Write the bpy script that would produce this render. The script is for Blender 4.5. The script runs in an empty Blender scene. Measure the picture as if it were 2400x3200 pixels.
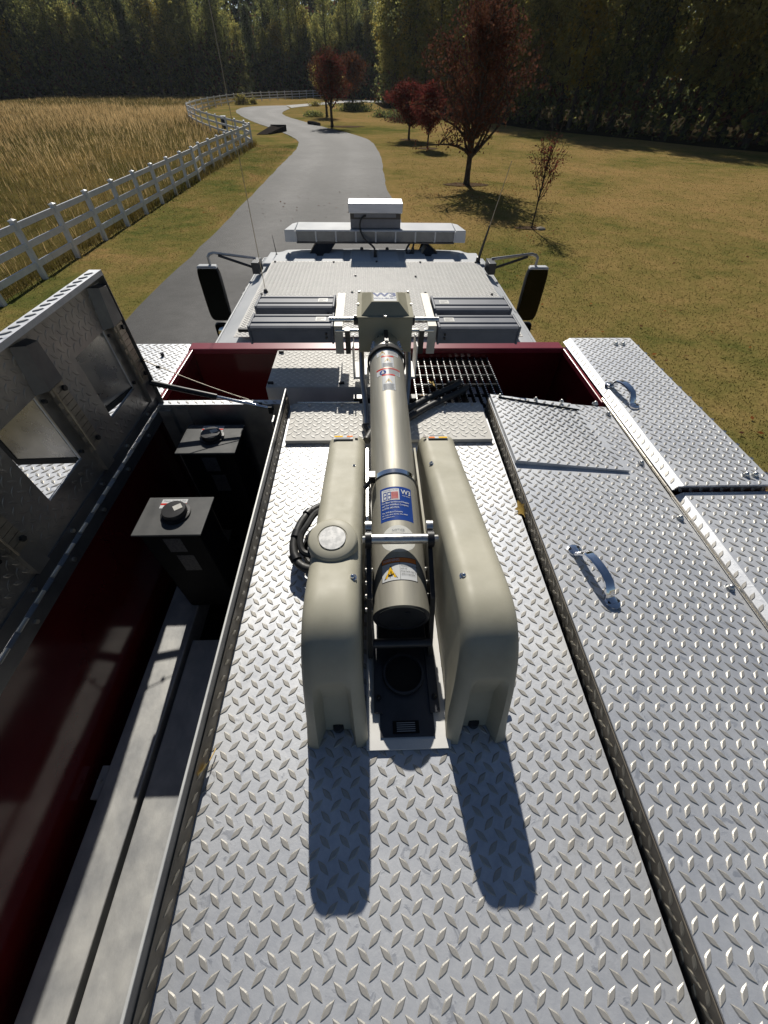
import bpy, math, random
import numpy as np
from mathutils import Vector, Matrix

random.seed(7)
rng = np.random.default_rng(11)
R = math.radians
SC = bpy.context.scene
COL = SC.collection

# ------------------------------------------------------------------ camera
CAM_H = 0.90
def camera():
    p, r, w = R(48.6), R(1.0), R(2.45)
    hd = Vector((math.sin(w), math.cos(w), 0)); up = Vector((0, 0, 1))
    fw = hd*math.cos(p) - up*math.sin(p)
    rt = Vector((math.cos(w), -math.sin(w), 0)); u = rt.cross(fw)
    rt2 = rt*math.cos(r) + u*math.sin(r); u2 = -rt*math.sin(r) + u*math.cos(r)
    cd = bpy.data.cameras.new('camera'); co = bpy.data.objects.new('camera', cd)
    COL.objects.link(co)
    m = Matrix((rt2, u2, -fw)).transposed().to_4x4(); m.translation = (0, 0, CAM_H)
    co.matrix_world = m
    cd.sensor_fit = 'HORIZONTAL'; cd.sensor_width = 36; cd.lens = 36*1202/2400
    cd.clip_start = 0.02; cd.clip_end = 3000
    SC.camera = co
camera()
SC.render.resolution_x = 768; SC.render.resolution_y = 1024

# ------------------------------------------------------------------ light
SUN_EL, SUN_AZ = 37.7, -2.5            # azimuth measured from +Y towards +X
wd = bpy.data.worlds.new('World'); SC.world = wd; wd.use_nodes = True
nt = wd.node_tree; nt.nodes.clear()
sky = nt.nodes.new('ShaderNodeTexSky'); sky.sky_type = 'NISHITA'; sky.sun_disc = False
sky.sun_elevation = R(SUN_EL); sky.sun_rotation = R(SUN_AZ); sky.air_density = 0.85; sky.dust_density = 0.3; sky.ozone_density = 1.4
bg = nt.nodes.new('ShaderNodeBackground'); bg.inputs[1].default_value = 0.05
wo = nt.nodes.new('ShaderNodeOutputWorld')
nt.links.new(sky.outputs[0], bg.inputs[0]); nt.links.new(bg.outputs[0], wo.inputs[0])
sl = bpy.data.lights.new('sun', 'SUN'); sl.energy = 5.0; sl.angle = R(0.53); sl.color = (1, 0.95, 0.86)
so = bpy.data.objects.new('sun', sl); COL.objects.link(so)
sd = Vector((math.sin(R(SUN_AZ))*math.cos(R(SUN_EL)), math.cos(R(SUN_AZ))*math.cos(R(SUN_EL)), math.sin(R(SUN_EL))))
so.rotation_euler = sd.to_track_quat('Z', 'Y').to_euler(); so.location = (0, 0, 30)
SC.view_settings.view_transform = 'Standard'; SC.view_settings.look = 'None'
SC.view_settings.exposure = 0.0; SC.view_settings.gamma = 1.0
SC.cycles.max_bounces = 8

# ------------------------------------------------------------------ materials
MATS = {}
def node_mat(name):
    m = bpy.data.materials.new(name); m.use_nodes = True
    return m, m.node_tree, m.node_tree.nodes['Principled BSDF']
def mk(name, c1, c2=None, rough=.5, metal=0., scale=8., detail=6., bump=0., bscale=None, rough2=None, spec=None,
       coat=0., trans=0., stretch=None, contrast=(.35, .65), bdist=.01):
    """principled material whose colour, roughness and bump follow object-space noise"""
    m, t, b = node_mat(name)
    N, L = t.nodes, t.links
    tc = N.new('ShaderNodeTexCoord'); src = tc.outputs['Object']
    if stretch:
        mp = N.new('ShaderNodeMapping'); mp.inputs['Scale'].default_value = stretch
        L.new(src, mp.inputs['Vector']); src = mp.outputs[0]
    nz = N.new('ShaderNodeTexNoise'); nz.inputs['Scale'].default_value = scale; nz.inputs['Detail'].default_value = detail
    nz.inputs['Roughness'].default_value = .6
    L.new(src, nz.inputs['Vector'])
    cr = N.new('ShaderNodeValToRGB'); e = cr.color_ramp.elements
    e[0].position, e[1].position = contrast
    e[0].color = (*c1, 1); e[1].color = (*(c2 or c1), 1)
    L.new(nz.outputs[0], cr.inputs[0]); L.new(cr.outputs[0], b.inputs['Base Color'])
    b.inputs['Metallic'].default_value = metal
    if rough2 is not None:
        mr = N.new('ShaderNodeMapRange'); mr.inputs[1].default_value = .3; mr.inputs[2].default_value = .7
        mr.inputs[3].default_value = rough; mr.inputs[4].default_value = rough2
        n2 = N.new('ShaderNodeTexNoise'); n2.inputs['Scale'].default_value = scale*2.3; n2.inputs['Detail'].default_value = 5
        L.new(src, n2.inputs['Vector']); L.new(n2.outputs[0], mr.inputs[0]); L.new(mr.outputs[0], b.inputs['Roughness'])
    else: b.inputs['Roughness'].default_value = rough
    if spec is not None: b.inputs['Specular IOR Level'].default_value = spec
    b.inputs['Coat Weight'].default_value = coat; b.inputs['Coat Roughness'].default_value = .08
    if bump:
        bn = N.new('ShaderNodeBump'); bn.inputs['Strength'].default_value = bump; bn.inputs['Distance'].default_value = bdist
        n3 = N.new('ShaderNodeTexNoise'); n3.inputs['Scale'].default_value = bscale or scale*4; n3.inputs['Detail'].default_value = 6
        L.new(src, n3.inputs['Vector']); L.new(n3.outputs[0], bn.inputs['Height']); L.new(bn.outputs[0], b.inputs['Normal'])
    if trans: b.inputs['Transmission Weight'].default_value = trans
    MATS[name] = m
    return m
def leafmat(name, c1, c2, tr=.45, scale=.6, detail=8):
    m, t, b = node_mat(name); N, L = t.nodes, t.links
    tc = N.new('ShaderNodeTexCoord'); nz = N.new('ShaderNodeTexNoise'); nz.inputs['Scale'].default_value = scale; nz.inputs['Detail'].default_value = detail
    nz.inputs['Roughness'].default_value = .75
    oi = N.new('ShaderNodeObjectInfo'); ad = N.new('ShaderNodeVectorMath'); ad.operation = 'ADD'
    L.new(tc.outputs['Object'], ad.inputs[0]); L.new(oi.outputs['Location'], ad.inputs[1]); L.new(ad.outputs[0], nz.inputs['Vector'])
    cr = N.new('ShaderNodeValToRGB'); e = cr.color_ramp.elements
    e[0].position, e[1].position = .36, .64; e[0].color = (*c1, 1); e[1].color = (*c2, 1)
    L.new(nz.outputs[0], cr.inputs[0])
    N.remove(b)
    d = N.new('ShaderNodeBsdfDiffuse'); tl = N.new('ShaderNodeBsdfTranslucent'); mx = N.new('ShaderNodeMixShader'); mx.inputs[0].default_value = tr
    L.new(cr.outputs[0], d.inputs[0]); L.new(cr.outputs[0], tl.inputs[0]); L.new(d.outputs[0], mx.inputs[1]); L.new(tl.outputs[0], mx.inputs[2])
    L.new(mx.outputs[0], N['Material Output'].inputs[0])
    MATS[name] = m
    return m

def plate_mat(name, lo, hi, metal, r0, r1, smear=.5):
    """worn tread plate: large dull patches, fine grain, small polished smears and grime"""
    m, t, b = node_mat(name); N, L = t.nodes, t.links
    tc = N.new('ShaderNodeTexCoord')
    def nz(sc, det, rg=.6, dist=0.):
        n = N.new('ShaderNodeTexNoise'); n.inputs['Scale'].default_value = sc; n.inputs['Detail'].default_value = det
        n.inputs['Roughness'].default_value = rg; n.inputs['Distortion'].default_value = dist
        L.new(tc.outputs['Object'], n.inputs['Vector']); return n.outputs[0]
    def mr(src, a, b_, c, d):
        n = N.new('ShaderNodeMapRange'); n.inputs[1].default_value = a; n.inputs[2].default_value = b_; n.inputs[3].default_value = c; n.inputs[4].default_value = d
        L.new(src, n.inputs[0]); return n.outputs[0]
    def mth(op, a, b_):
        n = N.new('ShaderNodeMath'); n.operation = op
        for k, q in enumerate((a, b_)):
            if isinstance(q, (int, float)): n.inputs[k].default_value = q
            else: L.new(q, n.inputs[k])
        return n.outputs[0]
    big, mid, fine, sm, gr = nz(2.2, 7), nz(11, 8, .7, .4), nz(70, 5, .8), nz(34, 4, .55, 1.2), nz(4.5, 9, .75, .8)
    a = mth('ADD', mth('MULTIPLY', big, .4), mth('ADD', mth('MULTIPLY', mid, .4), mth('MULTIPLY', fine, .2)))
    cr = N.new('ShaderNodeValToRGB'); e = cr.color_ramp.elements
    e[0].position, e[1].position = .40, .60; e[0].color = (*lo, 1); e[1].color = (*hi, 1); L.new(a, cr.inputs[0])
    grime = mr(gr, .60, .74, 0, .45)
    mx = N.new('ShaderNodeMix'); mx.data_type = 'RGBA'; L.new(grime, mx.inputs[0]); L.new(cr.outputs[0], mx.inputs[6]); mx.inputs[7].default_value = (lo[0]*.55, lo[1]*.5, lo[2]*.42, 1)
    L.new(mx.outputs[2], b.inputs['Base Color'])
    spot = mth('MULTIPLY', mr(sm, .60, .68, 0, 1), smear)
    rr = mth('SUBTRACT', mr(mid, .3, .7, r1, r0), mth('MULTIPLY', spot, .16))
    L.new(mth('ADD', rr, mth('MULTIPLY', grime, .25)), b.inputs['Roughness'])
    b.inputs['Metallic'].default_value = metal
    bn = N.new('ShaderNodeBump'); bn.inputs['Strength'].default_value = .3; bn.inputs['Distance'].default_value = .003
    L.new(mth('ADD', mid, mth('MULTIPLY', spot, .12)), bn.inputs['Height']); L.new(bn.outputs[0], b.inputs['Normal'])
    MATS[name] = m
plate_mat('plate', (.49, .51, .55), (.70, .71, .725), .78, .54, .68, .9)
plate_mat('lug', (.36, .345, .315), (.50, .48, .44), .5, .40, .52, .3)
mk('shaded_alu', (.10, .088, .07), (.20, .175, .14), rough=.5, rough2=.7, scale=14, metal=.4)  # tread metal darkened and tinted tan for shade and reflection on upright faces
mk('shaded_lug', (.22, .20, .16), (.34, .31, .25), rough=.4, scale=14, metal=.5)  # lozenges on those upright faces, shade kept in their colour too
mk('plate_roof', (.56, .545, .51), (.66, .64, .60), rough=.62, scale=14, spec=.25)
mk('lug_roof', (.72, .70, .65), (.80, .78, .73), rough=.5, scale=30, spec=.3)
mk('aluminium', (.50, .51, .53), (.72, .72, .72), rough=.32, rough2=.55, metal=.9, scale=9, stretch=(3, .7, 1), bump=.1, bdist=.003)
mk('dull_aluminium', (.30, .30, .30), (.50, .48, .46), rough=.34, rough2=.55, metal=.85, scale=7, bump=.15, bdist=.004)
mk('smooth_panel', (.42, .41, .39), (.55, .53, .5), rough=.22, rough2=.38, metal=.95, scale=9)
mk('chrome', (.8, .81, .83), (.9, .9, .92), rough=.08, metal=1., scale=20)
mk('steel', (.62, .61, .58), (.75, .74, .7), rough=.25, rough2=.4, metal=1., scale=40, stretch=(1, .2, 1))
mk('anodised', (.34, .325, .27), (.41, .39, .33), rough=.48, rough2=.58, metal=.4, scale=18, stretch=(3, .15, 3), bump=.03, bdist=.002)
mk('beige_shell', (.315, .298, .225), (.425, .402, .315), rough=.48, rough2=.66, scale=7, detail=9, contrast=(.28, .66), bump=.06, bscale=25, bdist=.004, spec=.45)
mk('olive_box', (.29, .275, .20), (.34, .32, .24), rough=.65, scale=8, spec=.08)
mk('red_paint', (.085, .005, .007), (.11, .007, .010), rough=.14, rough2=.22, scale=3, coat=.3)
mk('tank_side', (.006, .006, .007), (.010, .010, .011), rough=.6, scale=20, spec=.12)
mk('locker_red', (.055, .003, .004), (.075, .005, .006), rough=.10, rough2=.16, scale=3)  # body red made darker to carry the locker's shade in the colour
mk('red_coaming', (.20, .02, .03), (.24, .03, .042), rough=.3, scale=6)
mk('white_paint', (.50, .515, .53), (.58, .59, .60), rough=.5, rough2=.6, scale=3, detail=9, spec=.08)
mk('lamp_grey', (.135, .145, .17), (.17, .18, .205), rough=.55, scale=12, spec=.3)
mk('label_grey', (.45, .44, .40), (.55, .54, .5), rough=.5, scale=60)
mk('black_plastic', (.012, .012, .013), (.022, .022, .024), rough=.4, scale=30)
mk('black_hose', (.018, .018, .018), (.035, .034, .032), rough=.42, rough2=.6, scale=50)
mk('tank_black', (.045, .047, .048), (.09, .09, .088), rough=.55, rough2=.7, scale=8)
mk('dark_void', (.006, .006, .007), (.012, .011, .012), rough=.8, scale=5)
mk('navy_floor', (.10, .10, .11), (.16, .16, .17), rough=.45, scale=5, metal=.5)
mk('glass_mirror', (.014, .016, .014), (.018, .02, .018), rough=.03, metal=1., scale=3)
mk('brushed_box', (.50, .515, .54), (.60, .61, .63), rough=.38, metal=.75, scale=16, stretch=(.3, 3, 3))
mk('lens', (.10, .115, .13), (.15, .165, .18), rough=.2, scale=9)
mk('rubber', (.012, .012, .012), (.02, .02, .02), rough=.8, scale=30)
mk('windscreen', (.01, .012, .014), (.02, .022, .025), rough=.05, scale=3)
mk('st_white', (.60, .61, .61), spec=.08, rough=.4); mk('st_blue', (.02, .06, .26), spec=.08, rough=.35); mk('st_red', (.55, .03, .02), spec=.08, rough=.4)
mk('st_orange', (.75, .22, .05), spec=.08, rough=.4); mk('st_yellow', (.78, .46, .02), spec=.08, rough=.4); mk('st_black', (.012, .012, .012), spec=.08, rough=.5)
mk('st_grey', (.30, .31, .32), spec=.08, rough=.5); mk('st_paleblue', (.035, .065, .20), spec=.08, rough=.45)
mk('vinyl', (.58, .61, .66), (.70, .72, .76), rough=.45, scale=3)
mk('old_wood', (.02, .018, .017), (.06, .052, .045), spec=.0, rough=.85, scale=6, stretch=(1, 6, 1), bump=.4)
mk('bark', (.045, .035, .03), (.10, .085, .07), spec=.0, rough=.9, scale=5, stretch=(4, 4, 1), bump=.6, bdist=.03)
mk('mulch', (.06, .042, .026), (.14, .10, .065), rough=1., spec=.0, scale=9, detail=9, bump=.6, bdist=.03)
mk('pale_gravel', (.42, .41, .39), (.60, .59, .56), spec=.0, rough=.9, scale=2, detail=9)
mk('pale_stone', (.20, .18, .15), (.30, .27, .23), spec=.0, rough=.9, scale=9, bump=.4)
mk('dry_leaf', (.42, .26, .05), (.62, .42, .10), rough=.6, scale=60)
mk('brown_leaf', (.16, .09, .04), (.28, .17, .08), rough=.7, scale=60)
mk('lip_edge', (.55, .55, .53), (.66, .66, .63), rough=.5, metal=.3, scale=20)
mk('black_steel', (.02, .021, .022), (.04, .04, .04), rough=.35, scale=20, metal=.5)
mk('galvanised', (.75, .75, .73), (.85, .85, .82), rough=.3, scale=50, metal=.8)
mk('brass_pin', (.72, .66, .55), (.85, .78, .66), rough=.25, scale=50, metal=.95)
mk('worn_brass', (.30, .27, .22), (.42, .38, .31), rough=.4, scale=40, metal=.85)
mk('weathered_alu', (.33, .335, .34), (.56, .555, .53), rough=.5, rough2=.65, scale=9, detail=9, metal=.35, stretch=(1.3, .9, 1), contrast=(.33, .67), bump=.1)
mk('lid_inner', (.30, .295, .285), (.42, .40, .37), rough=.33, rough2=.5, metal=.9, scale=9, bump=.3, bscale=38, bdist=.003)
mk('lid_dark', (.12, .12, .125), (.17, .17, .17), rough=.4, metal=.7, scale=12)
mk('seam_dark', (.06, .06, .07), rough=.6)
mk('grey_metal', (.30, .31, .32), (.40, .40, .41), rough=.32, metal=.7, scale=20)
mk('dark_metal', (.035, .037, .042), (.06, .062, .07), rough=.4, metal=.3, scale=14)
mk('white_plate', (.66, .65, .63), (.74, .73, .70), rough=.5, scale=14)
mk('cream_plate', (.50, .475, .41), (.60, .575, .51), rough=.55, metal=.1, scale=14)
mk('label_metal', (.50, .50, .49), (.70, .69, .67), rough=.45, metal=.3, scale=90, contrast=(.4, .6))
mk('st_gold', (.62, .46, .20), spec=.08, rough=.45); mk('st_pale', (.62, .62, .58), spec=.08, rough=.4); mk('brown_plug', (.10, .07, .06), rough=.5)
mk('faint_label', (.05, .05, .055), (.09, .09, .095), rough=.5, scale=150, contrast=(.45, .55))
leafmat('leaf_red_dark', (.065, .029, .021), (.16, .062, .040), .35, 1.5)
leafmat('leaf_red', (.12, .024, .022), (.25, .058, .045), .4, 1.8)
leafmat('leaf_rust', (.09, .035, .02), (.17, .08, .045), .35, 1.8)
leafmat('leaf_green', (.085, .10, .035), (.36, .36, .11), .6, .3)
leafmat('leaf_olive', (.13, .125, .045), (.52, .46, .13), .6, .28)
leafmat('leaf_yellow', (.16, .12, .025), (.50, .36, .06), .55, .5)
leafmat('leaf_dark', (.045, .058, .034), (.15, .17, .075), .5, .6)
leafmat('leaf_orange', (.15, .05, .02), (.36, .13, .04), .45, .5)
leafmat('straw', (.50, .34, .15), (.84, .62, .32), .35, .08)
leafmat('weed', (.08, .075, .025), (.26, .20, .085), .35, .2)
leafmat('lawn_blade', (.075, .082, .018), (.22, .145, .042), .3, .12)

def ground_material(name, cols, big, mid, fine, rough=1., bump=.5, fine_amt=.35, spec=.0, wear=False):
    """patchy ground: a large-scale three colour noise broken up by two finer ones"""
    m, t, b = node_mat(name); N, L = t.nodes, t.links
    tc = N.new('ShaderNodeTexCoord')
    n1 = N.new('ShaderNodeTexNoise'); n1.inputs['Scale'].default_value = big; n1.inputs['Detail'].default_value = 9; n1.inputs['Roughness'].default_value = .62
    n1.inputs['Distortion'].default_value = .6
    n2 = N.new('ShaderNodeTexNoise'); n2.inputs['Scale'].default_value = mid; n2.inputs['Detail'].default_value = 8; n2.inputs['Roughness'].default_value = .7
    n3 = N.new('ShaderNodeTexNoise'); n3.inputs['Scale'].default_value = fine; n3.inputs['Detail'].default_value = 4; n3.inputs['Roughness'].default_value = .8
    for n in (n1, n2, n3): L.new(tc.outputs['Object'], n.inputs['Vector'])
    a = N.new('ShaderNodeMix'); a.data_type = 'FLOAT'; a.inputs[0].default_value = .35
    L.new(n1.outputs[0], a.inputs[2]); L.new(n2.outputs[0], a.inputs[3])
    cr = N.new('ShaderNodeValToRGB'); e = cr.color_ramp.elements
    e[0].position = .38; e[0].color = (*cols[0], 1); e[1].position = .62; e[1].color = (*cols[-1], 1)
    for k, c in enumerate(cols[1:-1]):
        x = e.new(.38 + .24*(k+1)/(len(cols)-1)); x.color = (*c, 1)
    L.new(a.outputs[0], cr.inputs[0])
    mr = N.new('ShaderNodeMapRange'); mr.inputs[1].default_value = .3; mr.inputs[2].default_value = .7
    mr.inputs[3].default_value = 1-fine_amt; mr.inputs[4].default_value = 1+fine_amt
    L.new(n3.outputs[0], mr.inputs[0])
    mu = N.new('ShaderNodeVectorMath'); mu.operation = 'SCALE'; L.new(cr.outputs[0], mu.inputs[0]); L.new(mr.outputs[0], mu.inputs['Scale'])
    L.new(mu.outputs[0], b.inputs['Base Color']); b.inputs['Roughness'].default_value = rough; b.inputs['Specular IOR Level'].default_value = spec
    if wear:   # paler wheel tracks, stored on the road mesh as an attribute
        at = N.new('ShaderNodeAttribute'); at.attribute_name = 'track'
        n4 = N.new('ShaderNodeTexNoise'); n4.inputs['Scale'].default_value = .35; n4.inputs['Detail'].default_value = 6
        L.new(tc.outputs['Object'], n4.inputs['Vector'])
        m4 = N.new('ShaderNodeMath'); m4.operation = 'MULTIPLY'; L.new(at.outputs['Fac'], m4.inputs[0]); L.new(n4.outputs[0], m4.inputs[1])
        m5 = N.new('ShaderNodeMath'); m5.operation = 'MULTIPLY_ADD'; m5.inputs[1].default_value = 1.1; m5.inputs[2].default_value = 1; L.new(m4.outputs[0], m5.inputs[0])
        m6 = N.new('ShaderNodeVectorMath'); m6.operation = 'SCALE'; L.new(mu.outputs[0], m6.inputs[0]); L.new(m5.outputs[0], m6.inputs['Scale'])
        L.new(m6.outputs[0], b.inputs['Base Color'])
    bn = N.new('ShaderNodeBump'); bn.inputs['Strength'].default_value = bump; bn.inputs['Distance'].default_value = .04
    L.new(n3.outputs[0], bn.inputs['Height']); L.new(bn.outputs[0], b.inputs['Normal'])
    MATS[name] = m
ground_material('lawn', [(.105, .108, .030), (.190, .150, .050), (.255, .178, .068), (.300, .196, .080)], .09, 1.1, 16)
ground_material('verge', [(.095, .108, .030), (.180, .148, .048), (.27, .180, .072)], .3, 1.4, 16)
ground_material('meadow_soil', [(.07, .065, .02), (.13, .10, .035), (.22, .15, .055)], .09, .9, 9)
ground_material('forest_floor', [(.02, .017, .01), (.05, .038, .02)], .3, 2, 9)
ground_material('asphalt', [(.046, .0445, .043), (.064, .062, .060), (.086, .083, .080)], .12, 2.5, 45, rough=.78, bump=.3, fine_amt=.3, spec=.28, wear=True)

# ------------------------------------------------------------------ mesh helpers
class MB:
    def __init__(s): s.v = []; s.f = []; s.m = []; s.s = []
    def add(s, vs, fs, mi=0, sm=False):
        o = len(s.v); s.v += [tuple(p) for p in vs]
        for f in fs: s.f.append([o+i for i in f]); s.m.append(mi); s.s.append(sm)
        return s
    def box(s, x0, x1, y0, y1, z0, z1, mi=0, M=None):
        vs = [Vector(p) for p in ((x0,y0,z0),(x1,y0,z0),(x1,y1,z0),(x0,y1,z0),(x0,y0,z1),(x1,y0,z1),(x1,y1,z1),(x0,y1,z1))]
        if M: vs = [M @ p for p in vs]
        return s.add(vs, [(3,2,1,0),(4,5,6,7),(0,1,5,4),(1,2,6,5),(2,3,7,6),(3,0,4,7)], mi)
    def hexa(s, b, t, mi=0):
        """b, t: four corners each (same winding)"""
        return s.add(list(b)+list(t), [(3,2,1,0),(4,5,6,7),(0,1,5,4),(1,2,6,5),(2,3,7,6),(3,0,4,7)], mi)
    def prism(s, pts, z0, z1, mi=0):
        n = len(pts)
        vs = [(x,y,z0) for x,y in pts]+[(x,y,z1) for x,y in pts]
        return s.add(vs, [tuple(range(n-1,-1,-1)), tuple(range(n,2*n))]+[(i,(i+1)%n,(i+1)%n+n,i+n) for i in range(n)], mi)
    def cyl(s, p0, p1, r0, r1=None, n=20, mi=0, caps=True, sm=True):
        p0 = Vector(p0); p1 = Vector(p1); r1 = r0 if r1 is None else r1
        d = (p1-p0).normalized(); a = d.orthogonal().normalized(); b = d.cross(a)
        vs = [p0+(a*math.cos(t)+b*math.sin(t))*r0 for t in [2*math.pi*i/n for i in range(n)]]
        vs += [p1+(a*math.cos(t)+b*math.sin(t))*r1 for t in [2*math.pi*i/n for i in range(n)]]
        s.add(vs, [(i,(i+1)%n,(i+1)%n+n,i+n) for i in range(n)], mi, sm)
        if caps:
            s.add(vs[:n], [tuple(range(n-1,-1,-1))], mi); s.add(vs[n:], [tuple(range(n))], mi)
        return s
    def tube(s, pts, r, n=10, mi=0, sm=True, caps=True):
        pts = [Vector(p) for p in pts]; k = len(pts)
        rs = r if isinstance(r, (list, tuple)) else [r]*k
        vs = []; a = None
        for i, p in enumerate(pts):
            d = (pts[min(i+1,k-1)]-pts[max(i-1,0)]).normalized()
            if a is None: a = d.orthogonal().normalized()
            else: a = (a - d*a.dot(d)).normalized()
            b = d.cross(a)
            vs += [p+(a*math.cos(2*math.pi*j/n)+b*math.sin(2*math.pi*j/n))*rs[i] for j in range(n)]
        fs = [(i*n+j, i*n+(j+1)%n, (i+1)*n+(j+1)%n, (i+1)*n+j) for i in range(k-1) for j in range(n)]
        s.add(vs, fs, mi, sm)
        if caps:
            s.add(vs[:n], [tuple(range(n-1,-1,-1))], mi); s.add(vs[-n:], [tuple(range(n))], mi)
        return s
    def grid(s, fn, us, vs_, mi=0, sm=False, flip=False):
        V = [fn(u, v) for v in vs_ for u in us]; n = len(us)
        F = [(j*n+i, j*n+i+1, (j+1)*n+i+1, (j+1)*n+i) for j in range(len(vs_)-1) for i in range(n-1)]
        if flip: F = [f[::-1] for f in F]
        return s.add(V, F, mi, sm)
    def lathe(s, prof, c, axis='Z', n=28, mi=0, sm=True):
        c = Vector(c); vs = []
        for r, h in prof:
            for j in range(n):
                t = 2*math.pi*j/n; a, b = r*math.cos(t), r*math.sin(t)
                vs.append(c+Vector({'Z':(a,b,h),'Y':(a,h,b),'X':(h,a,b)}[axis]))
        k = len(prof)
        return s.add(vs, [(i*n+j, i*n+(j+1)%n, (i+1)*n+(j+1)%n, (i+1)*n+j) for i in range(k-1) for j in range(n)], mi, sm)
    def pieces(s):
        """separate connected pieces (corners at the same place count as joined)"""
        key = {}; par = {}
        def find(a):
            while par[a] != a: par[a] = par[par[a]]; a = par[a]
            return a
        idx = []
        for p in s.v:
            k = (round(p[0], 5), round(p[1], 5), round(p[2], 5))
            if k not in key: key[k] = len(key); par[key[k]] = key[k]
            idx.append(key[k])
        for f in s.f:
            r = find(idx[f[0]])
            for i in f[1:]:
                q = find(idx[i])
                if q != r: par[q] = r
        out = {}
        for k, f in enumerate(s.f): out.setdefault(find(idx[f[0]]), []).append(k)
        res = []
        for fs in out.values():
            m = MB(); mp = {}
            for k in fs:
                nf = []
                for i in s.f[k]:
                    if i not in mp: mp[i] = len(m.v); m.v.append(s.v[i])
                    nf.append(mp[i])
                m.f.append(nf); m.m.append(s.m[k]); m.s.append(s.s[k])
            res.append(m)
        return res
    def each(s, name, mat, parent=None, **k):
        """one object per connected piece"""
        return [m.build(name, mat, parent, **k) for m in s.pieces()]
    def build(s, name, mat, parent=None, bevel=0, **props):
        me = bpy.data.meshes.new(name)
        me.from_pydata([tuple(p) for p in s.v], [], s.f)
        for q in (mat if isinstance(mat, (list, tuple)) else [mat]): me.materials.append(MATS[q])
        me.polygons.foreach_set('material_index', s.m); me.polygons.foreach_set('use_smooth', s.s)
        me.update()
        if any(s.s): me.set_sharp_from_angle(angle=R(38))
        o = bpy.data.objects.new(name, me); COL.objects.link(o)
        if parent:
            o.parent = parent
            w = Vector(parent.get('wloc', (0, 0, 0)))
            o.matrix_parent_inverse = Matrix.Translation(-w)
            if parent.type == 'MESH': o.matrix_parent_inverse = Matrix.Identity(4)
        if bevel:
            b = o.modifiers.new('bevel', 'BEVEL'); b.width = bevel; b.segments = 2; b.limit_method = 'ANGLE'; b.angle_limit = R(40)
        for k, v in props.items(): o[k] = v
        return o
def thing(name, label, cat, loc=(0,0,0), group=None):
    o = bpy.data.objects.new(name, None); COL.objects.link(o); o.location = loc; o.empty_display_size = .1
    o['label'] = label; o['category'] = cat; o['wloc'] = tuple(float(q) for q in loc)
    if group: o['group'] = group
    return o
def tag(o, label, cat, group=None):
    o['label'] = label; o['category'] = cat
    if group: o['group'] = group
    return o
def fix_mesh_children():
    """part meshes hold world coordinates minus the thing's location only through the parent inverse"""
    pass

def mesh_np(name, verts, faces_n, mats, midx=None, parent=None, smooth=False):
    """verts (N,k,3) independent polygons with k corners"""
    V = verts.reshape(-1, 3); k = verts.shape[1]; n = verts.shape[0]
    me = bpy.data.meshes.new(name)
    me.vertices.add(len(V)); me.vertices.foreach_set('co', V.astype(np.float32).ravel())
    me.loops.add(n*k); me.loops.foreach_set('vertex_index', np.arange(n*k, dtype=np.int32))
    me.polygons.add(n); me.polygons.foreach_set('loop_start', np.arange(0, n*k, k, dtype=np.int32))
    try: me.polygons.foreach_set('loop_total', np.full(n, k, dtype=np.int32))
    except Exception: pass
    for q in mats: me.materials.append(MATS[q])
    if midx is not None: me.polygons.foreach_set('material_index', midx.astype(np.int32))
    me.update(calc_edges=True); me.validate()
    return me
def obj_np(name, me, parent=None, loc=None):
    o = bpy.data.objects.new(name, me); COL.objects.link(o)
    if parent: o.parent = parent
    if loc is not None: o.location = loc
    return o

_dg = None
def text_mesh(s, size, align='CENTER', bold=0., spacing=1.0):
    c = bpy.data.curves.new('t', 'FONT'); c.body = s; c.size = size; c.align_x = align; c.align_y = 'CENTER'
    c.offset = bold*size; c.resolution_u = 2; c.space_character = spacing
    o = bpy.data.objects.new('t', c); COL.objects.link(o)
    dg = bpy.context.evaluated_depsgraph_get()
    me = bpy.data.meshes.new_from_object(o.evaluated_get(dg))
    V = [tuple(v.co) for v in me.vertices]; F = [tuple(p.vertices) for p in me.polygons]
    bpy.data.objects.remove(o); bpy.data.curves.remove(c); bpy.data.meshes.remove(me)
    return V, F
def put_text(mb, s, size, fn, mi, dx=0, dy=0, sx=1., **k):
    V, F = text_mesh(s, size, **k)
    mb.add([fn(x*sx+dx, y+dy) for x, y, z in V], F, mi)

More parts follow.
